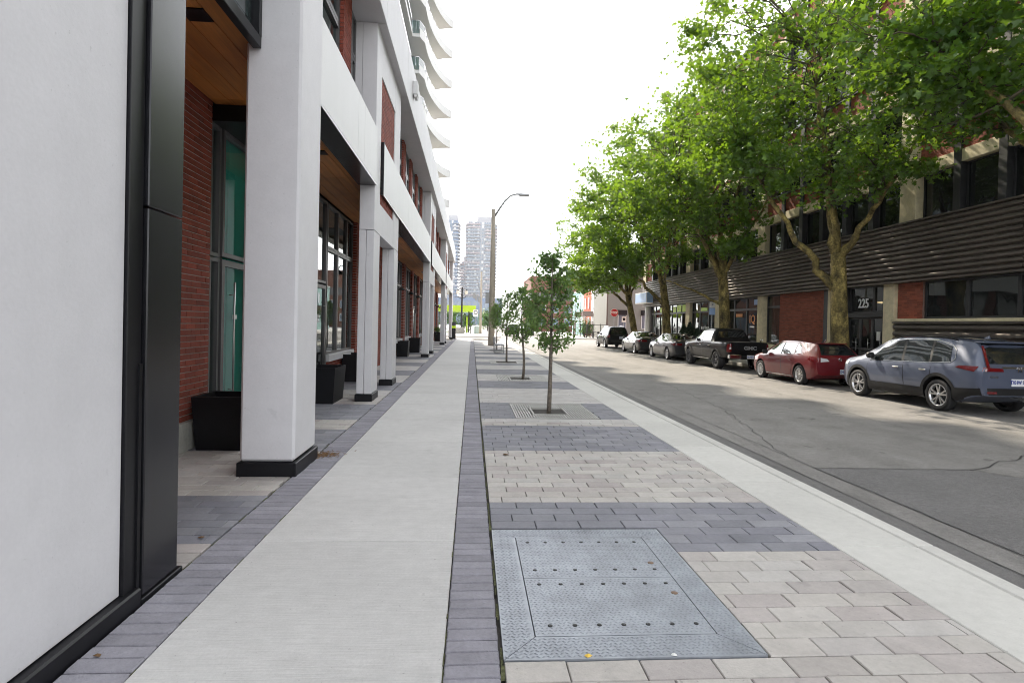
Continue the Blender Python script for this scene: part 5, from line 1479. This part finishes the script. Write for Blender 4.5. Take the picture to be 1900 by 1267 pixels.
mb = MB(); put_text(mb, "GMC", .20, (.05, c.endy(0, .98) - .022, .97), (1, 0, 0), (0, 0, 1), 0, .006, 1.25, .008); mb.build('tailgate_lettering', 'galv', c.t, local=True)
c.end('tail_light', [(.755, .80), (.85, .80), (.84, 1.14), (.755, 1.14)], 'lamp_r', .014, mirror=True)
c.end('tail_light', [(.77, .92), (.85, .92), (.845, 1.0), (.77, 1.0)], 'lamp_c', .018, mirror=True)
c.side('tail_light', [(-2.68, .80), (-2.56, .80), (-2.58, 1.14), (-2.68, 1.14)], 'lamp_r', .010)
c.box('rear_bumper', 'trim', -.90, -.36, -2.86, -2.66, .52, .70, b=.03); c.box('rear_bumper', 'trim', .36, .90, -2.86, -2.66, .52, .70, b=.03)
c.box('bumper_step', 'black', -.365, .365, -2.85, -2.66, .50, .66, b=.02)
mb = MB(); mb.box(-.155, .155, -2.875, -2.852, .535, .685, 0, b=.005); put_text(mb, "AM 48315", .10, (0, -2.878, .61), (1, 0, 0), (0, 0, 1), 1, .002, .75, .003); mb.build('number_plate', ['plate_w', 'ink'], c.t, local=True)
for sx in (-1, 1):
    for ya in c.ax:
        mb = MB(); P = []; N = 18
        for j in range(N + 1):
            a = R_(4 + 172 * j / N)
            for rr in (c.rw + .07, c.rw + .16):
                y, z = ya + rr * math.cos(a), c.rw + rr * math.sin(a); P.append((sx * (c.sidex(y, z) + .035), y, z))
        F = [(2 * j, 2 * j + 1, 2 * j + 3, 2 * j + 2) for j in range(N)]
        mb.faces(P, F if sx > 0 else [f[::-1] for f in F], 0, True); mb.build('fender_flare', 'p_black', c.t, local=True)
    for i in range(2):
        mb = MB(); mb.tube([(sx * .80, -2.2 + i * .12, 1.22), (sx * .80, -2.25 + i * .12, 1.36)], .016, 6); mb.build('bed_hook', 'trim', c.t, local=True) if sx > 0 else None
c.mirrors(.88, 1.25, 'black'); c.box('side_step', 'black', -.96, -.86, -.9, 1.0, .38, .43)
c.t.scale = (1, .965, .98); c.t.location.y = 25.38
# ---- two sedans
def sedan(name, label, loc, paint, rs, lamp_x, txt):
    c = Car(name, label, loc, 4.60, 1.81,
        [(-2.30, .93), (-2.24, 1.02), (-1.80, 1.07), (-1.55, 1.12), (-.95, 1.37), (-.55, 1.43), (-.1, 1.445), (.25, 1.42), (.6, 1.30), (1.25, .99), (1.4, .95), (2.0, .84), (2.22, .72), (2.30, .56)],
        [(-2.30, .91), (-1.8, .99), (-1.0, .96), (0, .92), (1.1, .89), (1.5, .88), (2.1, .78), (2.30, .54)],
        [(-2.30, .36), (-2.1, .26), (-1.8, .18), (1.8, .17), (2.15, .22), (2.30, .30)],
        [(-2.30, .74), (-1.8, .72), (-1.5, .68), (-.95, .57), (0, .59), (.6, .60), (1.3, .74), (2.3, .68)], -1.32, 1.38, .325, paint, rs)
    c.doors([(((.28, -.10, 1.0), (.6, -.08, 1.06), (.89, -.05, 1.06)), .10), (((.28, -.72, -.13), (.55, -.82, -.11), (.75, -.98, -.09), (.92, -1.02, -.07)), -.76)], paint, None, .80)
    c.side('window', [(.02, .965), (1.02, .945), (.48, 1.29), (.06, 1.345)], 'carglass', .007)
    c.side('window', [(-.86, .985), (-.04, .965), (0, 1.345), (-.66, 1.32)], 'carglass', .007)
    c.side('window', [(-1.22, 1.01), (-.90, .99), (-.70, 1.31), (-.84, 1.25)], 'carglass', .007, nu=3)
    c.end('windscreen', [(-.64, 1.02), (.64, 1.02), (.54, 1.35), (-.54, 1.35)], 'carglass', .008, front=True)
    mb = MB(); P = []
    for j in range(6):
        y = -1.52 + .60 * j / 5
        for i in range(7):
            x = (-1 + 2 * i / 6) * (.64 - .12 * j / 5); sc = c.sec(y); P.append((x, y - .01, float(np.interp(abs(x), [q[0] for q in sc[:8:-1]], [q[1] for q in sc[:8:-1]])) + .010))
    mb.faces(P, [(j * 7 + i, j * 7 + i + 1, j * 7 + i + 8, j * 7 + i + 7) for j in range(5) for i in range(6)], 0, True); mb.build('rear_window', 'carglass', c.t, local=True)
    c.end('tail_light', [(lamp_x, .80), (.80, .78), (.80, .93), (lamp_x, .90)], 'lamp_r', .012, mirror=True)
    c.side('tail_light', [(-2.26, .79), (-1.90, .84), (-1.96, .93), (-2.26, .93)], 'lamp_r', .010)
    c.end('rear_valance', [(-.62, .24), (.62, .24), (.62, .36), (-.62, .36)], 'black', .012)
    c.number_plate(0, .74, txt); c.mirrors(.86, .93, paint)
    c.strip('window_trim', [(1.03, .935), (0, .955), (-.9, .975), (-1.24, 1.0)], .016, 'trim', .008)
    return c
sedan('parked_sedan', 'dark grey sedan with silver wheels, directly in front of the black pickup', (11.45, 31.35, RZ), 'p_grey', ('twin', 5), .42, "CFVR 612")
c = sedan('parked_sedan', 'charcoal sedan with bright red tail lights between the grey sedan and the black sport utility', (11.42, 37.45, RZ), 'p_char', ('twin', 5), .36, "BXKT 307")
# ---- black sport utility at the far end
def old_suv(label, loc, paint, group, txt="BKHF 540", tail='lamp_r'):
    c = Car('parked_suv', label, loc, 4.45, 1.80,
        [(-2.22, 1.03), (-2.18, 1.10), (-2.03, 1.55), (-1.93, 1.68), (-1.6, 1.71), (-.3, 1.73), (.2, 1.70), (.5, 1.60), (1.0, 1.18), (1.2, 1.10), (2.0, 1.02), (2.16, .90), (2.22, .75)],
        [(-2.22, 1.01), (-1.2, 1.06), (1.0, 1.02), (2.0, .93), (2.22, .70)],
        [(-2.22, .44), (-2.0, .34), (-1.7, .26), (1.8, .26), (2.1, .33), (2.22, .42)],
        [(-2.22, .76), (-1.95, .62), (-1.2, .65), (.5, .66), (1.2, .78), (2.22, .72)], -1.25, 1.35, .355, paint, ('plain', 5), cat='suv', group=group)
    c.doors([(((.42, -.10, .95), (.7, -.08, .98), (1.0, -.05, .98)), .08), (((.42, -.78, -.13), (.65, -.88, -.11), (.85, -.98, -.09), (1.02, -1.0, -.07)), -.80)], paint, None, .93)
    c.side('window', [(.0, 1.09), (.95, 1.075), (.45, 1.55), (.04, 1.61)], 'carglass', .007)
    c.side('window', [(-.92, 1.10), (-.06, 1.09), (-.02, 1.61), (-.86, 1.61)], 'carglass', .007)
    c.side('window', [(-1.88, 1.12), (-1.0, 1.10), (-.94, 1.60), (-1.72, 1.58)], 'carglass', .007)
    c.end('windscreen', [(-.68, 1.20), (.68, 1.20), (.6, 1.60), (-.6, 1.60)], 'carglass', .008, front=True)
    c.end('rear_window', [(-.62, 1.14), (.62, 1.14), (.54, 1.60), (-.54, 1.60)], 'carglass', .010)
    c.end('tail_light', [(.68, .84), (.82, .84), (.80, 1.10), (.68, 1.10)], tail, .012, mirror=True)
    c.side('tail_light', [(-2.18, .84), (-2.04, .84), (-2.06, 1.10), (-2.18, 1.10)], tail, .010)
    c.end('bumper_cladding', [(-.80, .40), (.80, .40), (.82, .66), (-.82, .66)], 'black', .02)
    c.number_plate(.2, .84, txt); c.mirrors(.80, 1.10, 'black'); roof_rail(c, -1.5, .2, 'trim', .05)
    return c
s0 = old_suv('black boxy sport utility vehicle with roof rails, parked under the stop sign', (11.45, 45.80, RZ), 'p_black', 'cars parked along the far kerb')
old_suv('dark sport utility driving away beyond the crossing, seen between the young tree trunks', (5.6, 79.5, RZ), 'p_char', 'cars on the road beyond the crossing', "AZTB 118")
old_suv('grey sport utility standing farther up the road, right of the dark one', (8.6, 88, RZ), 'p_grey', 'cars on the road beyond the crossing', "BRTA 772")
# ------------------------------------------------------------------ street furniture and small things
def tree_grate(label, x0, x1, y0, y1, hx0, hx1, hy0, hy1, z=.0):
    t = thing('tree_grate', label, 'tree grate', ((x0 + x1) / 2, (y0 + y1) / 2, z), group='iron tree grates in the paving')
    b = MB()
    for a in ((x0, x1, y0, y0 + .03), (x0, x1, y1 - .03, y1), (x0, x0 + .03, y0 + .03, y1 - .03), (x1 - .03, x1, y0 + .03, y1 - .03),
              (hx0 - .03, hx1 + .03, hy0 - .03, hy0), (hx0 - .03, hx1 + .03, hy1, hy1 + .03), (hx0 - .03, hx0, hy0, hy1), (hx1, hx1 + .03, hy0, hy1), (x0 + .03, x1 - .03, (y0 + y1) / 2 - .012, (y0 + y1) / 2 + .012)):
        if a[2] == (y0 + y1) / 2 - .012:
            b.box(x0 + .03, hx0 - .03, a[2], a[3], -.04, -.002); b.box(hx1 + .03, x1 - .03, a[2], a[3], -.04, -.002)
        else: b.box(*a, -.05, .003)
    b.build('grate_frame', 'grate', t)
    n = 30; w = (x1 - x0 - .06) / n; b = MB()
    for i in range(n):
        xa = x0 + .03 + i * w + w * .22; xb = xa + w * .56
        for ya, yb in (((y0 + .03, (y0 + y1) / 2 - .012), ((y0 + y1) / 2 + .012, y1 - .03)) if (xb < hx0 - .03 or xa > hx1 + .03) else ((y0 + .03, hy0 - .03), (hy1 + .03, y1 - .03))):
            b.box(xa, xb, ya, yb, -.035, .002)
    b.build('grate_bars', 'grate', t, kind='stuff')
    b = MB(); b.poly([(x0, y0, -.09), (x1, y0, -.09), (x1, y1, -.09), (x0, y1, -.09)]); b.build('tree_pit_soil', 'soil', t)
    r = random.Random(int(y0 * 10)); lb = MB()
    for i in range(130):
        x, y = r.uniform(hx0, hx1), r.uniform(hy0, hy1); a = r.uniform(0, 6.28); s_ = r.uniform(.015, .04)
        lb.poly([(x + s_ * math.cos(a + k * 1.57), y + s_ * math.sin(a + k * 1.57) * (.5 if k % 2 else 1), -.085 + r.uniform(0, .035)) for k in range(4)])
    lb.build('leaf_litter', 'litter', t, kind='stuff')
tree_grate('nearest square iron tree grate holding brown leaf litter round the tallest young tree', .79, 2.25, 9.68, 11.48, 1.16, 1.76, 10.15, 10.90)
tree_grate('second iron tree grate, pale bars round the curved young tree', .79, 2.25, 15.97, 17.73, 1.16, 1.76, 16.4, 17.2)
tree_grate('third iron tree grate, a thin dark line at the straight black trunk', .79, 2.25, 22.92, 24.58, 1.16, 1.76, 23.4, 24.1)

def planter(label, x0, x1, y0, y1, h, plants=0):
    t = thing('planter', label, 'planter', ((x0 + x1) / 2, (y0 + y1) / 2, 0), group='black square planters along the colonnade')
    tp = .045; b = MB(); xb0, xb1, yb0, yb1 = x0 + tp, x1 - tp, y0 + tp, y1 - tp; i = .03
    lo = [(xb0, yb0), (xb1, yb0), (xb1, yb1), (xb0, yb1)]; hi = [(x0, y0), (x1, y0), (x1, y1), (x0, y1)]
    hn = [(x0 + i, y0 + i), (x1 - i, y0 + i), (x1 - i, y1 - i), (x0 + i, y1 - i)]
    for k in range(4):
        k2 = (k + 1) % 4
        b.poly([(*lo[k], 0), (*lo[k2], 0), (*hi[k2], h - .01), (*hi[k], h - .01)])
        b.poly([(*hi[k], h - .01), (*hi[k2], h - .01), (*hi[k2], h), (*hi[k], h)])
        b.poly([(*hi[k], h), (*hi[k2], h), (*hn[k2], h), (*hn[k], h)]); b.poly([(*hn[k], h), (*hn[k2], h), (*hn[k2], h - .12), (*hn[k], h - .12)])
    b.build('pot', 'planter', t)
    b = MB(); b.poly([(x, y, h - .08) for x, y in hn]); b.build('soil', 'soil', t)
    if plants:
        rg = np.random.default_rng(int(y0)); P = rg.normal(size=(500, 3)) * np.array([.16, .16, .14]) + np.array([(x0 + x1) / 2, (y0 + y1) / 2, h + .16])
        o = bpy.data.objects.new('foliage', leaves_mesh('foliage', P - np.array(LOC[t.name]), .10, 'leaf_b', 'diamond', int(y0), .3)); COL.objects.link(o); o.parent = t; tag(o, kind='stuff')
    return t
planter('black planter by the first glass door, half hidden by the great white pillar', -3.36, -2.74, 7.06, 7.68, .655)
planter('black planter just past the great pillar, standing nearer the pavement', -3.22, -2.60, 11.04, 11.98, .69)
planter('black planter under the white window sill behind the slim double pier', -3.40, -2.72, 15.10, 16.1, .72)
planter('left planter of the pair in the second bay, black and square', -3.44, -2.88, 26.0, 26.7, .72)
planter('right planter of the pair in the second bay, close behind the other', -3.30, -2.70, 29.9, 30.5, .76)
planter('black planter with green leaves at the third bay', -3.30, -2.66, 37.5, 38.1, .8, 1)
planter('farthest black planter with green leaves before the trash bin', -3.2, -2.6, 48.0, 48.6, .8, 1)
# bin at the end of the building
t = thing('litter_bin', 'tall black litter bin with a yellow green band at the end of the white building', 'litter bin', (-1.95, 56.4, 0))
b = MB(); b.box(-2.25, -1.62, 56.1, 56.75, 0, 1.05, b=.04); b.build('bin_body', 'black', t)
b = MB(); b.box(-2.27, -1.60, 56.08, 56.77, 1.05, 1.30, b=.04); b.build('bin_hood', 'lime', t)
b = MB(); b.faces([(-2.25, 56.1, 1.3), (-1.62, 56.1, 1.3), (-1.62, 56.75, 1.3), (-2.25, 56.75, 1.3), (-2.25, 56.5, 1.65), (-1.62, 56.5, 1.65)], [(0, 1, 5, 4), (2, 3, 4, 5), (1, 2, 5), (3, 0, 4)]); b.build('bin_lid', 'black', t)
# concrete light pole
t = thing('light_pole', 'tall tan concrete street light pole with a curved steel arm', 'street light', (1.41, 41.2, 0))
b = MB(); b.tube([(1.41, 41.2, -.05), (1.40, 41.2, 4), (1.37, 41.2, 9.9)], [.235, .20, .13], 12); b.build('pole_shaft', 'pole', t)
b = MB(); b.tube([(1.42, 41.2, 9.30), (1.8, 41.2, 9.95), (2.2, 41.2, 10.55), (2.6, 41.2, 10.93), (3.0, 41.2, 11.05), (3.3, 41.2, 11.05)], [.08, .075, .07, .07, .07, .07], 8); b.build('arm', 'galv', t)
b = MB(); b.box(3.2, 3.95, 41.05, 41.35, 10.92, 11.10, b=.04); b.build('lamp_head', 'galv', t)
b = MB(); b.box(.92, 1.2, 41.05, 41.09, 3.05, 3.85); b.tube([(1.15, 41.07, 3.4), (1.4, 41.1, 3.4)], .02, 5); b.build('sign_back', 'galv', t)
b = MB(); b.tube([(1.5, 41.2, 4.9), (2.35, 41.2, 4.92)], .018, 5); b.tube([(1.45, 41.2, 4.5), (2.0, 41.2, 4.9)], .012, 5); b.build('bracket', 'galv', t)
# bench (seen end on)
t = thing('bench', 'grey metal bench seen end on beside the light pole', 'bench', (1.5, 31.6, 0))
for yy in (30.75, 32.35):
    b = MB(); b.box(1.24, 1.29, yy, yy + .05, 0, .86, b=.005); b.box(1.70, 1.75, yy, yy + .05, 0, .46, b=.005); b.box(1.29, 1.70, yy, yy + .05, .41, .46); b.box(1.29, 1.70, yy, yy + .05, .10, .14); b.build('leg', 'galv', t)
st = node('seat', t); bk = node('backrest', t)
for k in range(5):
    b = MB(); b.box(1.27 + k * .1, 1.35 + k * .1, 30.7, 32.45, .462, .485); b.build('slat', 'galv', st)
for k in range(3):
    b = MB(); b.box(1.215, 1.238, 30.7, 32.45, .54 + k * .11, .62 + k * .11); b.build('slat', 'galv', bk)
# stop sign, parking sign, bin by the entrance
t = thing('stop_sign', 'red octagonal STOP sign on a thin post before the grey house', 'stop sign', (13.45, 53, 0))
b = MB(); b.tube([(13.45, 53.03, -.05), (13.45, 53.03, 3.25)], .03, 6); b.build('post', 'galv', t)
def octo(mb, r, y0, y1, m):
    pts = [(13.45 + r * math.cos(R_(22.5 + 45 * k)), 2.88 + r * math.sin(R_(22.5 + 45 * k))) for k in range(8)]
    mb.poly([(x, y0, z) for x, z in pts], m); mb.poly([(x, y1, z) for x, z in reversed(pts)], m)
    for k in range(8):
        a, c_ = pts[k], pts[(k + 1) % 8]; mb.poly([(a[0], y0, a[1]), (c_[0], y0, c_[1]), (c_[0], y1, c_[1]), (a[0], y1, a[1])], m)
b = MB(); octo(b, .40, 52.985, 52.998, 1); octo(b, .375, 52.978, 52.984, 0); put_text(b, "STOP", .31, (13.45, 52.974, 2.88), (1, 0, 0), (0, 0, 1), 1, .002, .82, .012); b.build('sign_plate', ['sign_r', 'sign_w'], t)
t = thing('small_street_sign', 'small white street sign on a thin post right of the stop sign', 'sign', (14.4, 53, 0))
b = MB(); b.tube([(14.4, 53.03, -.05), (14.4, 53.03, 2.6)], .025, 6); b.build('post', 'galv', t)
b = MB(); b.box(14.18, 14.62, 52.98, 53.0, 2.0, 2.55, 0); b.box(14.28, 14.52, 52.974, 52.979, 2.15, 2.4, 1); b.build('sign_plate', ['sign_w', 'blackm'], t)
t = thing('parking_sign', 'pale blue and white parking sign beside the third trunk above the pickup', 'sign', (13.1, 30.2, 0))
b = MB(); b.tube([(13.1, 30.2, -.05), (13.1, 30.2, 3.1)], .025, 6); b.build('post', 'galv', t)
b = MB(); b.box(12.94, 13.26, 30.15, 30.17, 2.35, 2.72, 1); b.box(12.94, 13.26, 30.15, 30.17, 2.73, 3.05, 0); put_text(b, "P", .2, (13.1, 30.146, 2.89), (1, 0, 0), (0, 0, 1), 2, .002); b.build('sign_plate', ['sign_w', 'sign_b', 'ink'], t)
t = thing('waste_bin', 'black slatted waste bin by the 225 entrance between the red and blue cars', 'litter bin', (13.6, 18.2, 0))
b = MB(); b.box(13.3, 13.95, 17.9, 18.5, 0, .98, b=.02); b.build('bin_liner', 'black', t)
for k in range(8):
    b = MB(); b.box(13.285, 13.297, 17.92 + k * .072, 17.97 + k * .072, .05, .92); b.build('slat', 'iron', t)
b = MB(); b.box(13.26, 13.99, 17.86, 18.54, .98, 1.04, b=.015); b.build('bin_rim', 'iron', t)
t = thing('motor_scooter', 'dark parked scooter with a clear windscreen before the 225 doors', 'scooter', (13.9, 16.9, 0))
for yy in (16.45, 17.55):
    b = MB(); b.lathe([(.13, -.05), (.24, -.05), (.26, 0), (.24, .05), (.13, .05)], (13.9, yy, .26), 'x', 16); b.build('wheel', 'tyre', t)
b = MB(); b.box(13.78, 14.02, 16.35, 17.0, .40, .80, b=.08); b.box(13.80, 14.0, 16.9, 17.4, .24, .36, b=.04); b.build('body', 'p_char', t)
b = MB(); b.box(13.76, 14.04, 16.3, 16.95, .80, .90, b=.04); b.build('seat', 'black', t)
b = MB(); b.tube([(13.9, 17.55, .26), (13.9, 17.38, .8), (13.9, 17.30, 1.12)], .05, 8); b.tube([(13.58, 17.22, 1.14), (13.9, 17.30, 1.12), (14.22, 17.22, 1.14)], .018, 6); b.build('handlebar', 'black', t)
b = MB(); b.poly([(13.68, 17.36, 1.1), (14.12, 17.36, 1.1), (14.05, 17.24, 1.5), (13.75, 17.24, 1.5)]); b.build('windscreen', 'rail', t)
# twin lamp post, stone planter, canopy, second pole, cabinet
t = thing('lamp_post', 'dark ornamental post with two globe lanterns past the end of the building', 'lamp post', (-1.6, 85, 0))
b = MB(); b.tube([(-1.6, 85, -.02), (-1.6, 85, 1), (-1.6, 85, 6.9)], [.2, .16, .12], 10); b.build('shaft', 'iron', t)
for sx in (-1, 1):
    b = MB(); b.tube([(-1.6, 85, 5.2), (-1.6 + sx * .45, 85, 5.4), (-1.6 + sx * .62, 85, 5.75)], .05, 6); b.build('arm', 'iron', t)
    b = MB(); b.lathe([(.0, -.28), (.2, -.2), (.27, .05), (.25, .25), (.16, .36)], (-1.6 + sx * .62, 85, 6.1), n=14); g_ = b.build('lantern', 'globe', t)
    b = MB(); b.lathe([(.28, .30), (.2, .40), (.06, .48), (.0, .62)], (-1.6 + sx * .62, 85, 6.1), n=12); b.build('lantern_cap', 'iron', g_)
t = thing('stone_planter', 'low stone planter block at the foot of the twin lamp post', 'planter', (-1.9, 84, 0))
b = MB()
for k in range(3):
    for j in range(4):
        b.box(-2.6 + j * .37 + (.1 if k % 2 else 0) - .0, -2.6 + j * .37 + .36 + (.1 if k % 2 else 0), 83.6, 84.4, k * .26, k * .26 + .25, b=.02)
b.build('stone_courses', 'stone', t, kind='stuff')
b = MB(); b.box(-2.65, -1.0, 83.5, 84.5, .79, .92, b=.03); b.build('coping', 'stone', t)
for k in range(2):
    t = thing('bike_rack', ('left black iron rack beside the stone planter', 'right black iron rack beside the stone planter')[k], 'bike rack', (-.75 + k * .5, 83 + k * 2, 0), group='iron racks by the stone planter')
    b = MB(); b.tube([(-.75 + k * .5, 83 + k * 2, 0), (-.75 + k * .5, 83 + k * 2, 1.2)], .05, 6); b.tube([(-.75 + k * .5, 83.6 + k * 2, 0), (-.75 + k * .5, 83.6 + k * 2, 1.2)], .05, 6); b.tube([(-.75 + k * .5, 83 + k * 2, 1.2), (-.75 + k * .5, 83.6 + k * 2, 1.2)], .05, 6); b.build('hoop', 'iron', t)
t = thing('lime_canopy', 'bright lime green canopy fascia on posts beyond the lamp post', 'canopy', (-2.5, 97, 0))
b = MB(); b.box(-9, .55, 95, 104, 3.55, 4.5, b=.02); b.build('fascia', 'lime', t)
for xx, yy in ((-6, 96), (-.6, 96), (-6, 103), (-.6, 103)):
    b = MB(); b.box(xx - .1, xx + .1, yy - .1, yy + .1, 0, 3.55); b.build('post', 'iron', t)
b = MB(); b.box(-1.05, -.75, 96.5, 97.2, .0, 2.6); b.build('lime_panel', 'lime', t)
t = thing('utility_pole', 'second pale concrete pole beyond the crossing with signal boxes', 'utility pole', (1.25, 86, 0))
b = MB(); b.tube([(1.25, 86, -.02), (1.25, 86, 9.4)], [.22, .14], 10); b.build('shaft', 'pole', t)
b = MB(); b.tube([(1.25, 86, 6.0), (.6, 86, 8.2), (.35, 86, 8.6)], .04, 6); b.tube([(1.25, 86, 6.3), (3.4, 86, 5.2)], .03, 6); b.build('arm', 'galv', t)
for xx, zz in ((.55, 5.0), (1.0, 4.7), (.2, 5.3)):
    b = MB(); b.box(xx - .18, xx + .18, 85.7, 85.95, zz, zz + .9, b=.03); b.build('signal_box', 'galv', t)
t = thing('street_sign', 'white rectangular sign with a round symbol on a post left of the second pole', 'sign', (.45, 80, 0))
b = MB(); b.tube([(.45, 80.05, 0), (.45, 80.05, 3.6)], .035, 6); b.build('post', 'galv', t)
b = MB(); b.box(.1, .8, 79.98, 80.0, 2.5, 3.5, 0); b.lathe([(.20, -.01), (.27, -.01)], (.45, 79.97, 3.1), 'y', 16, 1); b.build('sign_plate', ['sign_w', 'blackm'], t)
t = thing('utility_cabinet', 'pale green utility cabinet beside the second concrete pole', 'cabinet', (.75, 85, 0))
b = MB(); b.box(.28, 1.02, 84.6, 85.2, 0, 1.12, b=.02); b.build('case', 'cab', t)
b = MB(); b.box(.31, .99, 84.58, 84.598, .08, 1.0); b.build('door', 'cab', t)
# iron fence with patio
t = thing('iron_fence', 'black iron patio fence before the coloured row houses', 'fence', (15.2, 72.6, 0))
for k in range(6):
    b = MB(); b.box(12.95 + k * .88, 13.03 + k * .88, 71.9, 71.98, -.01, 1.85); b.build('post', 'iron', t)
b = MB(); b.box(12.95, 17.4, 71.92, 71.96, 1.70, 1.76); b.box(12.95, 17.4, 71.92, 71.96, .15, .20); b.build('rail', 'iron', t)
for k in range(30):
    b = MB(); b.box(13.06 + k * .145, 13.085 + k * .145, 71.93, 71.95, .15, 1.72) if k < 14 else b.box(13.06 + k * .145, 13.085 + k * .145, 71.93, 71.95, .15, .9); b.build('picket', 'iron', t)
t = thing('picnic_table', 'dark picnic table inside the patio fence', 'table', (15.4, 74, 0))
b = MB(); b.box(14.5, 16.3, 73.6, 74.4, .72, .78); b.build('tabletop', 'iron', t)
for yy in (73.1, 74.6):
    b = MB(); b.box(14.5, 16.3, yy, yy + .3, .42, .47); b.build('seat', 'iron', t)
for xx in (14.8, 15.9):
    b = MB(); b.box(xx, xx + .1, 73.2, 74.8, .34, .42); b.box(xx, xx + .1, 73.9, 74.1, 0, .72); b.build('leg', 'iron', t)
t = thing('timber_post', 'tall dark timber post rising before the row houses', 'post', (17.1, 71, 0))
b = MB(); b.tube([(17.1, 71, -.02), (17.1, 71, 6.2)], .10, 8); b.build('shaft', 'shingle', t)
# fallen leaves and scraps on the ground
def scrap(name, label, x, y, s, m, seed):
    r = random.Random(seed); mb = MB(); n = 7; c0 = (x, y, .014 + s * .1)
    ring = [(x + s * (.7 + .5 * r.random()) * math.cos(6.283 * k / n), y + s * (.45 + .5 * r.random()) * math.sin(6.283 * k / n), .004 + s * .25 * r.random()) for k in range(n)]
    mb.faces([c0] + ring, [(0, k + 1, (k + 1) % n + 1) for k in range(n)]); o = mb.build(name, m); tag(o, label, 'litter'); return o
scrap('fallen_leaf', 'curled brown leaf against the black wall base', -1.74, 2.80, .022, 'litter', 1)
scrap('fallen_leaf', 'yellow leaf scrap at the near edge of the steel hatch', .60, 2.722, .020, 'yellow', 2)
scrap('paper_scrap', 'white paper scrap at the near edge of the steel hatch', 1.03, 2.715, .018, 'sheet', 3)
scrap('fallen_leaf', 'brown leaf on the pale pavers beyond the slate band', .45, 6.95, .05, 'litter', 4)
scrap('fallen_leaf', 'small brown leaf on the slate pavers of the colonnade', -1.95, 4.28, .025, 'litter', 5)
r = random.Random(9); mb = MB()
for i in range(230):
    x, y = -1.78 + r.gauss(.06, .09), 6.90 + r.gauss(0, .09); a = r.uniform(0, 3.14); L = r.uniform(.012, .035)
    mb.poly([(x - L * math.cos(a), y - L * math.sin(a), .004 + r.random() * .012), (x + .004, y, .006), (x + L * math.cos(a), y + L * math.sin(a), .004 + r.random() * .015), (x - .004, y + .004, .012)])
o = mb.build('leaf_debris', 'litter', kind='stuff')
# ------------------------------------------------------------------ summer haze
mh = bpy.data.materials.new('summer_haze'); mh.use_nodes = True
nt = mh.node_tree; nt.nodes.remove(nt.nodes["Principled BSDF"])
pv = nt.nodes.new("ShaderNodeVolumePrincipled"); pv.inputs["Density"].default_value = HAZE if 'HAZE' in globals() else .0002
pv.inputs["Color"].default_value = (.90, .93, 1.0, 1); pv.inputs["Anisotropy"].default_value = .25
nt.links.new(pv.outputs[0], nt.nodes["Material Output"].inputs["Volume"])
M['haze'] = mh
mb = MB(); mb.box(-420, 420, -60, 800, -1.4, 112); mb.build('haze', 'haze', kind='stuff')
